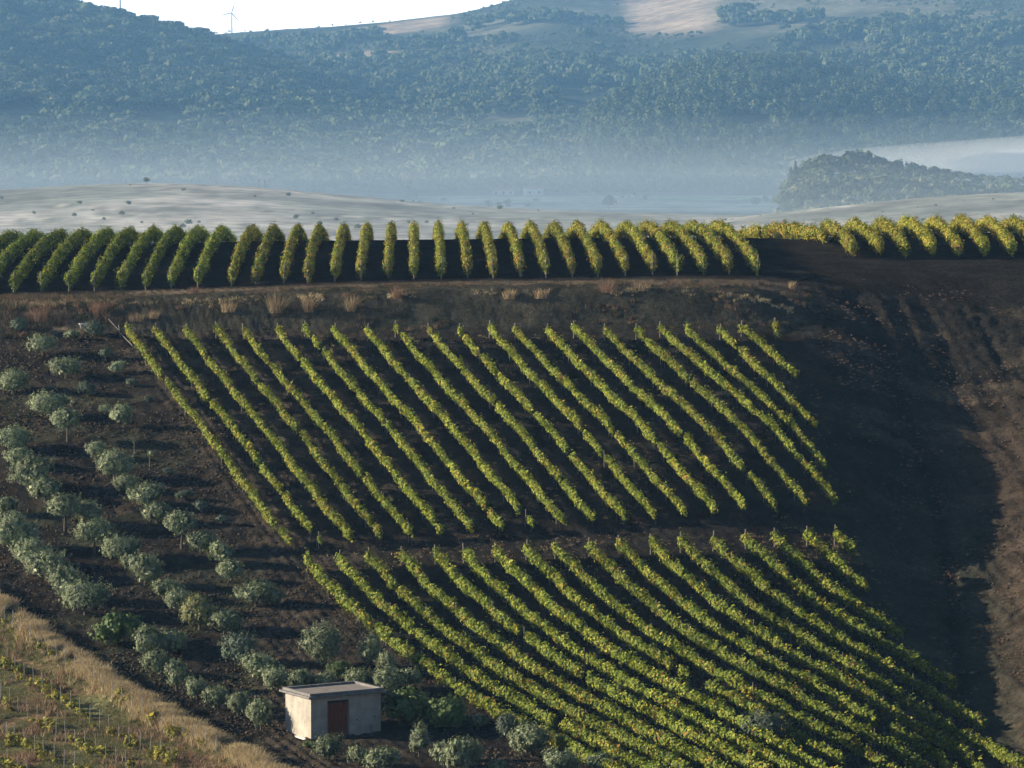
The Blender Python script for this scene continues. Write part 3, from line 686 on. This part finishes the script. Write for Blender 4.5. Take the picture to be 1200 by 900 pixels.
# ---------------------------------------------------------------- scatter (one object each, instances of small meshes)
PCOL = bpy.data.collections.new('proto_store')
def scatter(name, pts, protos, kind='stuff', label=None, smin=0.7, smax=1.3, tilt=0.0, scales=None):
    """pts (n,3); protos: list of meshes; one mesh object of points with a geometry-nodes instancer"""
    col = bpy.data.collections.new(name + '_protos')
    for i, me in enumerate(protos):
        po = bpy.data.objects.new(me.name, me); col.objects.link(po)
    me = bpy.data.meshes.new(name); me.vertices.add(len(pts)); me.vertices.foreach_set('co', np.asarray(pts, np.float32).ravel())
    sc = scales if scales is not None else RNG.uniform(smin, smax, len(pts))
    a = me.attributes.new('scl', 'FLOAT', 'POINT'); a.data.foreach_set('value', np.asarray(sc, np.float32))
    a = me.attributes.new('rot', 'FLOAT_VECTOR', 'POINT')
    rr = np.stack([RNG.uniform(-tilt, tilt, len(pts)), RNG.uniform(-tilt, tilt, len(pts)), RNG.uniform(0, 6.283, len(pts))], 1)
    a.data.foreach_set('vector', rr.astype(np.float32).ravel())
    o = link(name, me)
    ng = bpy.data.node_groups.new(name, 'GeometryNodeTree')
    ng.interface.new_socket('Geometry', in_out='INPUT', socket_type='NodeSocketGeometry'); ng.interface.new_socket('Geometry', in_out='OUTPUT', socket_type='NodeSocketGeometry')
    n = ng.nodes; l = ng.links
    gi = n.new('NodeGroupInput'); go = n.new('NodeGroupOutput'); ci = n.new('GeometryNodeCollectionInfo')
    ci.inputs['Collection'].default_value = col; ci.inputs['Separate Children'].default_value = True; ci.inputs['Reset Children'].default_value = True
    ip = n.new('GeometryNodeInstanceOnPoints'); ip.inputs['Pick Instance'].default_value = True
    m2p = n.new('GeometryNodeMeshToPoints')
    ri = n.new('FunctionNodeRandomValue'); ri.data_type = 'INT'; ri.inputs[4].default_value = 0; ri.inputs[5].default_value = len(protos) - 1
    na = n.new('GeometryNodeInputNamedAttribute'); na.data_type = 'FLOAT'; na.inputs['Name'].default_value = 'scl'
    nr = n.new('GeometryNodeInputNamedAttribute'); nr.data_type = 'FLOAT_VECTOR'; nr.inputs['Name'].default_value = 'rot'
    e2r = n.new('FunctionNodeEulerToRotation')
    l.new(gi.outputs[0], m2p.inputs['Mesh']); l.new(m2p.outputs[0], ip.inputs['Points']); l.new(ci.outputs[0], ip.inputs['Instance'])
    l.new(ri.outputs[2], ip.inputs['Instance Index']); l.new(nr.outputs[0], e2r.inputs[0]); l.new(e2r.outputs[0], ip.inputs['Rotation'])
    l.new(na.outputs[0], ip.inputs['Scale']); l.new(ip.outputs[0], go.inputs[0])
    o.modifiers.new('instances', 'NODES').node_group = ng
    return tag(o, label, kind=kind)
def tuft(name, n, h, spread, cols, seed, w=0.012, curve=0.4):
    rng = np.random.default_rng(seed); V = []; Fc = []; C = []
    for i in range(n):
        a = rng.uniform(0, 6.28); r = spread * math.sqrt(rng.uniform()); b = np.array([math.cos(a) * r, math.sin(a) * r, -0.03])
        t = b + np.array([rng.normal() * h * curve, rng.normal() * h * curve, h * rng.uniform(0.6, 1.1)]); md = (b + t) / 2 + np.array([0, 0, h * .1])
        s = np.array([math.cos(a + 1.5), math.sin(a + 1.5), 0]) * w; k = len(V)
        V += [b - s, b + s, md + s * .8, md - s * .8, t + s * .15, t - s * .15]; Fc += [(k, k + 1, k + 2, k + 3), (k + 3, k + 2, k + 4, k + 5)]
        c = np.array(cols[rng.integers(len(cols))]) * rng.uniform(.8, 1.2); C += [c] * 6
    return np_mesh(name, V, Fc, M_DRY, np.array(C))
TAN = [[0.48, 0.39, 0.22], [0.38, 0.30, 0.16], [0.29, 0.22, 0.12], [0.60, 0.51, 0.32]]
BRN = [[0.22, 0.13, 0.085], [0.17, 0.10, 0.07], [0.27, 0.17, 0.11]]
GRN = [[0.16, 0.17, 0.075], [0.12, 0.135, 0.06], [0.22, 0.21, 0.10], [0.28, 0.22, 0.10]]
def lump(name, r, seed, mat, c):
    rng = np.random.default_rng(seed); V = []; Fc = []
    rings = 4; seg = 7
    for i in range(1, rings):
        ph = math.pi * i / rings
        for k in range(seg):
            a = 6.283 * k / seg; q = r * rng.uniform(.7, 1.2); V.append((q * math.sin(ph) * math.cos(a), q * math.sin(ph) * math.sin(a), q * .6 * math.cos(ph)))
    V = [(0, 0, r * .6)] + V + [(0, 0, -r * .6)]; last = len(V) - 1
    for k in range(seg): Fc.append((0, 1 + k, 1 + (k + 1) % seg))
    for i in range(rings - 2):
        for k in range(seg):
            a, b, c_, d = 1 + i * seg + k, 1 + i * seg + (k + 1) % seg, 1 + (i + 1) * seg + (k + 1) % seg, 1 + (i + 1) * seg + k
            Fc.append((a, d, c_)); Fc.append((a, c_, b))
    for k in range(seg): Fc.append((last, 1 + (rings - 2) * seg + (k + 1) % seg, 1 + (rings - 2) * seg + k))
    return np_mesh(name, V, Fc, mat, np.ones((len(V), 3)) * np.array(c))
# clods over the ploughed grove and the bare right slope
n = 60000
D = RNG.uniform(198, 308, n); P = RNG.uniform(-40, 1240, n); X = (P - 600) / F * D; PYv = HILL.q(P, D); s = edge_dist(X, D)
ok = (s < -0.4) & (((P > 900) & (RNG.uniform(size=n) < .3)) | (P < 900)) & (((P < np.interp(PYv, [380, 640, 900], [140, 330, 640])) ) | (P > np.interp(PYv, [380, 600, 650, 900], [930, 1010, 1020, 1240])))
X, D = X[ok], D[ok]
scatter('soil_clods', np.stack([X, D, HILL.z(X, D) + 0.02 + 0.1 * (fbm(X * 1.1, D * 1.1, 21, 3) - .5)], 1), [lump('clod%d' % k, 0.10, k, M_ROCK, (0.075, 0.056, 0.040)) for k in range(4)], label='loose clods of ploughed brown soil', scales=RNG.uniform(0.4, 1.0, len(X)) ** 2 * 1.25, tilt=.5)
# tall dry grass strip
n = 6500; t = RNG.uniform(0, 1, n); seg = RNG.integers(1, len(_E) - 1, n)
Q = _E[seg] + (_E[np.minimum(seg + 1, len(_E) - 1)] - _E[seg]) * t[:, None]; off = RNG.normal(0.6, 0.55, n)
dn = np.array([-0.62, -0.78]); X = Q[:, 0] + dn[0] * off; D = Q[:, 1] + dn[1] * off
dens = fbm(X * .6, D * .6, 88, 2); ok = dens > 0.33; X, D, dens = X[ok], D[ok], dens[ok]
scatter('dry_grass', np.stack([X, D, HILL.z(X, D)], 1), [tuft('dry_tuft%d' % k, 16, 0.58, .16, TAN if k < 3 else TAN + BRN, k) for k in range(4)], label='tall tan dry grass along the edge of the near field', scales=0.55 + dens * 0.8)
# short cover of the near field
n = 90000; D = RNG.uniform(188, 246, n); P = RNG.uniform(-60, 380, n); X = (P - 600) / F * D; s = edge_dist(X, D); ok = (s > .6) & (fbm(X * .35, D * .35, 66, 3) > .30); X, D = X[ok], D[ok]
scatter('field_grass', np.stack([X, D, HILL.z(X, D)], 1), [tuft('short_tuft%d' % k, 12, 0.16, .14, GRN, 20 + k, .012, .6) for k in range(3)], label='short grey-green grass in the near field')
n = 6000; D = RNG.uniform(190, 244, n); P = RNG.uniform(-60, 380, n); X = (P - 600) / F * D; s = edge_dist(X, D); ok = (s > 1.5) & (fbm(X * .5, D * .5, 67, 3) > .52); X, D = X[ok], D[ok]
scatter('brown_weeds', np.stack([X, D, HILL.z(X, D)], 1), [tuft('weed%d' % k, 14, 0.42, .16, BRN + TAN[:1], 30 + k) for k in range(3)], label='patches of brown dead weeds in the near field')
n = 16000; D = RNG.uniform(205, 306, n); P = RNG.uniform(100, 1150, n); X = (P - 600) / F * D; PYv = HILL.q(P, D)
ok = (P > np.interp(PYv, [380, 640, 900], [120, 320, 560])) & (P < np.interp(PYv, [380, 600, 650, 900], [930, 1010, 1020, 1240])) & (fbm(X * .4, D * .25, 166, 3) > .50); X, D = X[ok], D[ok]
scatter('alley_weeds', np.stack([X, D, HILL.z(X, D)], 1), [tuft('alley%d' % k, 9, 0.11, .15, [[[.08, .10, .04], [.11, .12, .05]], BRN, TAN + BRN][k], 160 + k, .016, .9) for k in range(3)], label='sparse weeds and fallen leaves in the vineyard alleys', smin=.4, smax=1.5)
# scrub and dry grass on the bank
n = 9000; D = RNG.uniform(307.3, 318.5, n); P = RNG.uniform(-60, 950, n); X = (P - 600) / F * D
lim = np.where(P < 180, 0.42, 0.56); ok = fbm(X * .35, D * .7, 68, 3) > lim; X, D, P = X[ok], D[ok], P[ok]
scatter('bank_scrub', np.stack([X, D, HILL.z(X, D)], 1), [tuft('scrub%d' % k, 16, 0.34, .25, [BRN, [[.12, .09, .06], [.08, .06, .04]], [[.06, .065, .035], [.08, .085, .05]], [[.05, .06, .035], [.04, .048, .03]], [[.10, .07, .05], [.07, .05, .035]]][k], 40 + k, .014) for k in range(5)], label='low brown and green scrub on the bank', scales=RNG.uniform(.5, 1.3, len(X)) * np.where(P < 150, 1.25, .8))
n = 1600; P = RNG.uniform(-60, 930, n); D = 311.6 + RNG.normal(0, .28, n) + np.where(P < 150, RNG.uniform(0, 1.5, n), 0); keep = (P < 145) | (RNG.uniform(size=n) < 0.45) & (fbm(P * .03, P * 0, 69, 2) > .48)
X = ((P - 600) / F * D)[keep]; D = D[keep]
scatter('bank_edge_grass', np.stack([X, D, HILL.z(X, D)], 1), [tuft('edge%d' % k, 16, 0.30, .2, TAN, 50 + k) for k in range(3)], label='pale dry grass along the top edge of the bank', smin=.5, smax=1.2)
# stubble on the right slope
n = 5000; D = RNG.uniform(205, 325, n); P = RNG.uniform(940, 1240, n); X = (P - 600) / F * D; PYv = HILL.q(P, D)
ok = (fbm(X * .12, D * .35, 43, 4) > .5) & (P > np.interp(PYv, [380, 600, 650, 900], [950, 1030, 1040, 1240]) + 10); X, D = X[ok], D[ok]
scatter('stubble', np.stack([X, D, HILL.z(X, D)], 1), [tuft('stub%d' % k, 8, 0.12, .14, BRN, 60 + k, .014, .7) for k in range(3)], label='sparse straw stubble on the bare right slope', smin=.5, smax=1.4)

# dry bushes on the bank: things
def bush(px, py, wpx, hpx, kind, label, name='dry_bush', cat='bush', group='dry bushes on the bank', sheet=HILL):
    p = sheet.hit(px, py); w = wpx * p.y / F; h = hpx * p.y / F
    pal = {'tan': TAN[:3] + BRN[:2], 'brown': BRN, 'green': [[.08, .10, .05], [.06, .08, .04]]}[kind]
    m = tuft(name, 170, h, w * .42, pal, int(px + py), .009, .38)
    return tag(link(name, m, None, p), label, cat, group)
for t in [(362, 366, 20, 22, 'tan', 'largest tan dry bush on the bank above the middle slope'), (324, 368, 22, 26, 'tan', 'upright tan dry bush on the bank, left of the largest one'),
          (228, 345, 13, 10, 'brown', 'small brown dry bush at the top of the bank under the crest gap'), (411, 366, 16, 20, 'tan', 'tan dry bush on the bank right of the two large dry bushes'),
          (466, 352, 18, 16, 'brown', 'brown dry bush on the bank near the middle of the picture'), (268, 366, 22, 14, 'tan', 'leaning clump of tan stalks on the bank above the fourth vine row'),
          (597, 352, 20, 12, 'tan', 'wide low clump of pale stalks in the middle of the bank'), (634, 350, 22, 12, 'tan', 'clump of pale stalks just right of the wide low one'),
          (712, 343, 22, 18, 'brown', 'brown dry bush on the top edge of the bank, right of centre'), (752, 342, 24, 12, 'tan', 'low tan clump on the top edge of the bank near its right part'),
          (928, 338, 10, 9, 'tan', 'little tan tuft at the right end of the bank'), (48, 378, 34, 22, 'brown', 'wide reddish brown bush at the left end of the bank'),
          (118, 368, 20, 16, 'brown', 'reddish brown bush on the bank behind the pale trough'), (160, 378, 26, 11, 'tan', 'pale dry clump beside the white leaning poles'),
          (180, 375, 18, 10, 'tan', 'pale dry clump a little right of the white leaning poles')]:
    bush(*t)
for t in [(912, 274, 14, 10, 'green', 'small green bush on the skyline between the two crest vineyards'), (930, 275, 12, 9, 'brown', 'small brown bush on the skyline touching the golden vines')]:
    bush(*t, group='skyline bushes')
# pale trough and leaning poles
p = HILL.hit(103, 383); r = empty('stone_trough', p, 'pale broken stone trough lying at the foot of the bank', 'trough', rz=.3)
m = MB(); m.box(-.6, .6, -.25, .25, -.2, .16); link('basin', m.mesh('basin', M_CONC, .03), r)
m = MB(); m.box(-.7, .2, -.3, .2, .162, .22); link('slab', m.mesh('slab', M_WHITE, .02), r)
for k, (a, b, zz) in enumerate([((127, 384), (139, 390), .55), ((141, 396), (155, 407), .35), ((139, 389), (141, 398), .45)]):
    A_ = HILL.hit(*a); B_ = HILL.hit(*b); m = MB(); m.tube([(0, 0, zz), tuple((B_ - A_) + Vector((0, 0, zz * .3)))], [.032, .028], 6)
    tag(link('wooden_pole', m.mesh('pole', M_POST if k != 0 else M_CONC), None, A_), ['upper pale pole leaning beside the head of the first vine row', 'lower pale pole lying against the first vine row', 'short upright pale pole between the two leaning ones'][k], 'pole', 'pale poles by the first vine row')

# stakes and young yellow vines of the near field
m = MB(); m.tube([(0, 0, -.2), (0, 0, 1.15)], [.016, .016], 5); STK = m.mesh('stake', M_METAL)
YV = [crown_mesh('young_vine%d' % k, .75, .6, .35, 130, .06, [[.34, .27, .045], [.25, .24, .045], [.17, .19, .045]], 600 + k, M_VINE, .6, 5, .8) for k in range(4)]
e0 = np.array(_E[3]); e1 = np.array(_E[7]); du_ = (e1 - e0) / np.linalg.norm(e1 - e0); nn = np.array([du_[1], -du_[0]]); nn = nn * (1 if nn[1] < 0 else -1)
for line in range(9):
    for k in range(-3, 26):
        q = e0 + du_ * (k * 1.55 + .35 * (line % 3)) + nn * (1.3 + line * 2.6)
        px = 600 + F * q[0] / q[1]; py = float(HILL.q(px, q[1]))
        if px < -10 or px > 350 or py > 925: continue
        sx = float(edge_dist(q[0], q[1]))
        if sx < 0.8: continue
        zz = ground(q[0], q[1])
        o = tag(link('vine_stake', STK, None, (q[0], q[1], zz)), 'thin grey metal stake in the near field, %s line counted from the dry grass strip' % ORD[line], 'stake', 'stakes in the near field, %s line' % ORD[line])
        o.rotation_euler = (random.uniform(-.06, .06), random.uniform(-.06, .06), 0); o.scale = (1, 1, random.uniform(.85, 1.1))
        dens = float(vnoise(q[0] * .25, q[1] * .25, 12))
        for j in range(4):
            if random.random() < (0.22 + 0.75 * min(1, line / 5)) * (0.4 + dens):
                x_, y_ = q[0] + du_[0] * (.3 + .5 * j) + random.uniform(-.3, .3), q[1] + du_[1] * (.3 + .5 * j) + random.uniform(-.5, .5)
                v = tag(link('young_vine', random.choice(YV), None, (x_, y_, ground(x_, y_))), 'small yellow-leaved vine in the near field, %s line from the dry grass strip' % ORD[line], 'vine', 'yellow vines in the near field, %s line' % ORD[line])
                v.rotation_euler = (0, 0, random.uniform(0, 6)); g = random.uniform(.55, 1.25); v.scale = (g, g, g)

# ---------------------------------------------------------------- far woods
def far_crown(name, w, h, seed, pal, flat=0.0, n=150, trunk=True):
    """small-tree crown: uneven leaf clumps over a rough volume, with a stem"""
    rng = np.random.default_rng(seed); L = [(rvec(1, rng)[0] * np.array([w * .28, w * .28, h * .14]) + np.array([0, 0, h * (.62 if not flat else .78)]), rng.uniform(.25, .36)) for _ in range(7)]
    C = []; N = []
    for i in range(n):
        c, rr = L[rng.integers(7)]; d = rvec(1, rng)[0]
        if d[2] < -.4: d[2] *= -.5
        C.append(c + d * np.array([w * rr, w * rr, h * rr * (.9 if not flat else .45)])); N.append(d)
    C = np.array(C); N = np.array(N) + rvec(n, rng) * .45; N /= np.linalg.norm(N, axis=1, keepdims=True)
    U = np.cross(N, rvec(n, rng)); U /= np.linalg.norm(U, axis=1, keepdims=True); W = np.cross(N, U)
    s = w * .105 * rng.uniform(.7, 1.3, n)[:, None]; pal = np.array(pal)
    return quads(C, U * s, W * s, pal[rng.integers(len(pal), size=n)] * rng.uniform(.8, 1.2, n)[:, None], name, M_TREE)
WD = [[.080, .105, .045], [.062, .084, .037], [.105, .128, .056]]
WL = [[.150, .160, .080], [.110, .135, .062], [.190, .185, .100]]
ROUND = [far_crown('round_crown%d' % k, 9, 8.5, k, WD) for k in range(4)] + [far_crown('pale_crown%d' % k, 8, 8, 10 + k, WL) for k in range(2)]
FLATC = [far_crown('pine_crown%d' % k, 11, 9, 20 + k, WD, .5) for k in range(4)] + [far_crown('pine_crown_pale', 10, 8, 27, WL, .5)]
CONE = [far_crown('cone_crown%d' % k, 5.5, 13, 30 + k, WD, 0, 150) for k in range(3)]
def forest(name, sh, px0, px1, D0, D1, n, protos, label, cond=None, seed=0, sc=(.6, 1.6)):
    rng = np.random.default_rng(seed); P = rng.uniform(px0, px1, n); D = np.sqrt(rng.uniform(D0 ** 2, D1 ** 2, n)); X = (P - 600) / F * D; PY = sh.q(P, D)
    ok = np.ones(n, bool) if cond is None else cond(P, D, X, PY)
    P, D, X, PY = P[ok], D[ok], X[ok], PY[ok]
    return scatter(name, np.stack([X, D, sh.z(X, D) - .3], 1), protos, label=label, scales=rng.uniform(sc[0], sc[1], len(X)) * (0.42 + 0.9 * fbm(X * .009, D * .007, seed + 600, 3)))
def gapn(X, D, s, th, f=.02): return fbm(X * f, D * f, s, 3) > th
forest('left_wood', MTL, -260, 760, 2455, 3520, 11000, FLATC + ROUND[:2], 'hazy pine wood covering the left mountain slope', lambda P, D, X, PY: gapn(X, D, 301, .34), 1)
forest('mountain_wood', MTM, 240, 1420, 2455, 4250, 20000, ROUND + FLATC[:2], 'hazy wood covering the main mountain',
       lambda P, D, X, PY: (tan_mask(P, PY, X, D) < .3) & (gapn(X, D, 303, .36)) & ((PY > 70) | ((PY > 22) & gapn(X, D, 304, .58, .012))), 2)
forest('mountain_scrub', MTM, 240, 1420, 3300, 4280, 9000, ROUND, 'low scrub dotted over the upper mountain', lambda P, D, X, PY: (tan_mask(P, PY, X, D) < .3) & (PY < 95) & gapn(X, D, 314, .45, .01), 12, (.2, .6))
forest('spur_wood', SPR, 540, 1400, 2485, 3080, 10500, CONE + ROUND[:3], 'hazy wood on the mountain spur at right', lambda P, D, X, PY: gapn(X, D, 305, .33), 3)
forest('knoll_wood', KN, 915, 1400, 1700, 1960, 900, ROUND[:4] + ROUND[4:], 'dense wood covering the low knoll at right', None, 4, (.4, .85))
forest('hill_shrubs', LOWL, -200, 640, 950, 1420, 160, ROUND, 'scattered shrubs on the low dry grass hill', lambda P, D, X, PY: gapn(X, D, 306, .52, .03), 5, (.10, .28))
forest('pasture_shrubs', LOWR, 820, 1400, 900, 1300, 90, ROUND, 'scattered shrubs on the pale pasture hill', lambda P, D, X, PY: gapn(X, D, 307, .52, .03), 6, (.08, .2))
forest('valley_trees', VAL, 380, 960, 1750, 2440, 260, ROUND, 'loose hedges and trees on the hazy valley floor', lambda P, D, X, PY: gapn(X, D, 308, .60, .015), 8, (.3, .7))
FT = MB(); FT.tube([(0, 0, -1), (0, 0, 4.5)], [.25, .15], 5); FTM = FT.mesh('far_trunk', M_BARK)
def far_tree(sh, px, py, s, me, label, group, name='broadleaf_tree', cat='tree', d0=None, d1=None):
    p = sh.hit(px, py, d0, d1); r = empty(name, p, label, cat, group, random.uniform(0, 6)); r.scale = (s, s, s); link('crown', me, r); link('trunk', FTM, r); return r
for k in range(33):       # front line of the knoll: tall pale trees
    far_tree(KN, 922 + k * 8.6 + random.uniform(-2, 2), 233 - min(k, 20) * .45, random.uniform(.85, 1.2), random.choice(ROUND[4:] + ROUND[:1]), 'tall pale tree in the front line of the misty knoll, %s from the left' % ORD[k], 'front line of trees on the knoll', d0=1660, d1=1800)
lst = [(933, .8), (948, 1.0), (962, 1.15), (975, 1.1), (987, .8), (1000, 1.25), (1012, 1.2), (1030, .95), (1040, .7), (1054, .8), (1068, .7), (1080, .6), (1094, .6), (1108, .55), (1122, .5), (1136, .5)]
for k, (px, s) in enumerate(lst):
    p0 = KN.q(px, 1900); far_tree(KN, px, float(p0) + 1, s, random.choice(ROUND[:4]), 'rounded tree on the misty skyline of the knoll, %s from the left' % ORD[k], 'skyline trees on the knoll', d0=1860, d1=1905)
far_tree(LOWL, 172, 216, .27, ROUND[0], 'single dark round tree on the low dry grass hill at left', None)
far_tree(VAL, 714, 247, .85, ROUND[1], 'single hazy tree standing in the pale valley field', None, d0=1800, d1=2300)
cyp = MB()
for k in range(7): pass
def cypress(px, s, label):
    p = KN.hit(px, float(KN.q(px, 1890)) + 1, 1850, 1905); r = empty('cypress', p, label, 'cypress', 'cypresses on the knoll')
    rng = np.random.default_rng(int(px)); n = 260; z = rng.uniform(.3, 10, n); a = rng.uniform(0, 6.28, n); rr = .85 * np.sin(np.clip(z / 10.5, 0, 1) * 3.0 + .12) ** .7
    N = np.stack([np.cos(a), np.sin(a), np.full(n, .3)], 1); C = N * rr[:, None]; C[:, 2] = z; U = np.array([[0, 0, 1.]]) + rvec(n, rng) * .3; W = np.cross(N, U)
    link('crown', quads(C, U * .4, W * .25, np.array(WD)[rng.integers(3, size=n)] * .8, 'cypress_crown', M_TREE), r); link('trunk', FTM, r); r.scale = (s, s, s)
cypress(926.5, .95, 'left of the two thin dark cypresses on the misty knoll'); cypress(932, 1.0, 'right of the two thin dark cypresses on the misty knoll')

# farm buildings on the plain
def farm(px, py, w, d, h, rz, label, d0=1700, sh=VAL, c=(.5, .47, .42), d1=2440):
    p = sh.hit(px, py, d0, d1); r = empty('farmhouse', p, label, 'house', None, rz)
    wm = noise_mat('farm_wall', tuple(x * .85 for x in c), c, .5); rm = noise_mat('farm_roof', (.28, .16, .11), (.38, .24, .17), .8)
    m = MB(); m.box(-w / 2, w / 2, -d / 2, d / 2, -1, h); link('wall', m.mesh('farm_wall', wm), r)
    m = MB(); e = .3; m.add([(-w / 2 - e, -d / 2 - e, h + .002), (w / 2 + e, -d / 2 - e, h + .002), (w / 2 + e, d / 2 + e, h + .002), (-w / 2 - e, d / 2 + e, h + .002), (-w / 2 - e, 0, h + d * .25), (w / 2 + e, 0, h + d * .25)],
        [(0, 1, 5, 4), (2, 3, 4, 5), (0, 4, 3), (1, 2, 5), (3, 2, 1, 0)]); link('roof', m.mesh('farm_roof', rm), r)
    for k in range(max(1, int(w / 4))):
        x_ = -w / 2 + (k + .5) * w / max(1, int(w / 4)); m = MB(); m.box(x_ - .5, x_ + .5, -d / 2 - .03, -d / 2 + .05, 1, 2.4); link('window', m.mesh('farm_window', M_DARK), r)
farm(625, 229, 11, 6, 4, .2, 'hazy white farmhouse at the foot of the mountain, centre', c=(.7, .68, .64))
farm(590, 229, 13, 6, 3, .0, 'long low hazy farm building left of the centre farmhouse')
farm(483, 239, 5, 4, 2.6, .4, 'tiny white hut at the left end of the pale field', c=(.8, .79, .76), d0=1700)
for k, px in enumerate((303.5, 310.5)):
    p = LOWL.hit(px, 213, 1200, 1420); m = MB(); m.tube([(0, 0, -1), (0, 0, 3.2)], [.10, .07], 6); r = empty('utility_pole', p, ['left', 'right'][k] + ' of the two thin poles on the crest of the low dry hill', 'pole', 'poles on the low hill')
    link('mast', m.mesh('mast', M_POST), r); m = MB(); m.box(-.5, .5, -.05, .05, 2.7, 2.8); link('crossarm', m.mesh('crossarm', M_POST), r)
# wind turbines
M_TURB = noise_mat('turbine_white', (.55, .56, .57), (.62, .63, .64), .5, .5, 0, .01)
def turbine(px, hub_py, D, R, tower, a0, label):
    u, v = pix_ray(px, hub_py); z = v * D; r = empty('wind_turbine', (u * D, D, z - tower), label, 'wind turbine', 'wind turbines')
    m = MB(); m.tube([(0, 0, 0), (0, 0, tower)], [1.5, .8], 12); link('tower', m.mesh('tower', M_TURB), r)
    m = MB(); m.box(-.9, .9, -2.2, 3.2, tower - .2, tower + 1.7); link('nacelle', m.mesh('nacelle', M_TURB, .3), r)
    m = MB(); m.tube([(0, -3.4, tower + .8), (0, -2.2, tower + .8)], [.3, 1.0], 10); link('hub', m.mesh('hub', M_TURB), r)
    for k in range(3):
        a = a0 + k * 2.0944; m = MB(); m.tube([(0, 0, 0), (R * .2, 0, 0), (R * .6, 0, 0), (R, 0, 0)], [.45, .85, .5, .12], 6)
        b = link('blade', m.mesh('blade', M_TURB), r, (0, -2.9, tower + .8)); b.rotation_euler = (0, -a, 0); b.scale = (1, .35, 1)
turbine(271.5, 16, 5300, 18.5, 56, rad(72), 'wind turbine with three blades above the shoulder of the left mountain')
turbine(140.5, -28, 5300, 18.5, 60, rad(30), 'tower of a second wind turbine at the top edge, left')

# ---------------------------------------------------------------- air
def volume(name, me, dens, color, aniso, label):
    m = bpy.data.materials.new(name); m.use_nodes = True; n = m.node_tree.nodes; n.clear()
    out = n.new('ShaderNodeOutputMaterial'); v = n.new('ShaderNodeVolumePrincipled'); v.inputs['Density'].default_value = dens; v.inputs['Color'].default_value = (*color, 1); v.inputs['Anisotropy'].default_value = aniso
    m.node_tree.links.new(v.outputs[0], out.inputs['Volume']); me.materials.clear(); me.materials.append(m)
    return tag(link(name, me), label, kind='stuff')
HAZE_C = (0.34, 0.64, 1.0)
m = MB(); m.box(-4500, 5500, -60, 9800, -150, 260)
volume('haze', m.mesh('haze', M_DARK), 0.55e-4, HAZE_C, 0.0, 'thin blue morning haze filling the air')
MIST = ((-10, 0.28e-4), (-17, 0.45e-4), (-23, 0.65e-4), (-30, 0.9e-4), (-37, 1.3e-4), (-45, 1.6e-4), (-53, 1.2e-4))
MWORD = ('topmost', 'second', 'third', 'middle', 'fifth', 'sixth', 'lowest')
def mist_slab(k, zt_):
    """closed slab of mist with a softly rolling top"""
    nx, ny = 60, 60; x0, x1, y0, y1 = -3500 + 9 * k, 4500 - 9 * k, 470 + 25 * k, 5400 - 7 * k
    xs = np.concatenate([np.linspace(x0, -900, 10)[:-1], np.linspace(-900, 900, 42), np.linspace(900, x1, 10)[1:]]); ys = np.linspace(y0, y1, ny); nx = len(xs)
    Xg, Yg = np.meshgrid(xs, ys, indexing='ij')
    top = zt_ + 8 * (fbm(Xg * .0022 + k * 3.1, Yg * .0016, 400 + k, 3) - .5) * (1 if k < 6 else .5)
    V = np.concatenate([np.stack([Xg, Yg, top], -1).reshape(-1, 3), np.stack([Xg, Yg, np.full_like(top, -100 - k)], -1).reshape(-1, 3)])
    I = np.arange(nx * ny).reshape(nx, ny); o = nx * ny
    q = lambda a, b, c, d: np.stack([a, b, c, d], -1).reshape(-1, 4)
    Fc = np.concatenate([q(I[:-1, :-1], I[1:, :-1], I[1:, 1:], I[:-1, 1:]), q(I[:-1, :-1], I[:-1, 1:], I[1:, 1:], I[1:, :-1]) + o,
         q(I[:-1, 0] + o, I[1:, 0] + o, I[1:, 0], I[:-1, 0]), q(I[1:, -1] + o, I[:-1, -1] + o, I[:-1, -1], I[1:, -1]),
         q(I[0, 1:] + o, I[0, :-1] + o, I[0, :-1], I[0, 1:]), q(I[-1, :-1] + o, I[-1, 1:] + o, I[-1, 1:], I[-1, :-1])])
    return np_mesh('valley_mist', V, Fc)
m = MB(); m.box(-3600, 4600, 440, 5500, -110, 190)
volume('valley_mist', m.mesh('valley_air', M_DARK), 0.65e-4, (0.24, 0.56, 1.0), 0.0, 'thin blue air standing between the crest and the mountains')
for k, (zt_, dn_) in enumerate(MIST):
    volume('valley_mist', mist_slab(k, zt_), dn_, (0.72, 0.87, 1.0), 0.0, MWORD[k] + ' layer of pale mist over the valley')
def ellipsoid(name, c, r, n=24):
    V = []; Fc = []
    for i in range(n + 1):
        for k in range(n * 2):
            ph = math.pi * i / n; a = math.pi * k / n; V.append((c[0] + r[0] * math.sin(ph) * math.cos(a), c[1] + r[1] * math.sin(ph) * math.sin(a), c[2] + r[2] * math.cos(ph)))
    for i in range(n):
        for k in range(n * 2): Fc.append((i * 2 * n + k, (i + 1) * 2 * n + k, (i + 1) * 2 * n + (k + 1) % (2 * n), i * 2 * n + (k + 1) % (2 * n)))
    return np_mesh(name, V, Fc)
for k, (a_, dn_) in enumerate(((1.0, .003), (.85, .004), (.68, .006))):
    fm = ellipsoid('fog_bank', (760, 2350, -44), (610 * a_ - 10, 200 * a_, 26 * a_), 48)
    co = np.zeros(len(fm.vertices) * 3, np.float32); fm.vertices.foreach_get('co', co); co = co.reshape(-1, 3)
    co[:, 2] += (7 * (fbm(co[:, 0] * .012 + k, co[:, 1] * .008, 500 + k, 3) - .5)) * (co[:, 2] > -49)
    fm.vertices.foreach_set('co', co.ravel()); fm.update()
    volume('fog_bank', fm, dn_, (.995, .997, 1), 0.0, ['thin outer veil', 'middle body', 'dense white heart'][k] + ' of the fog bank lying behind the wooded knoll')
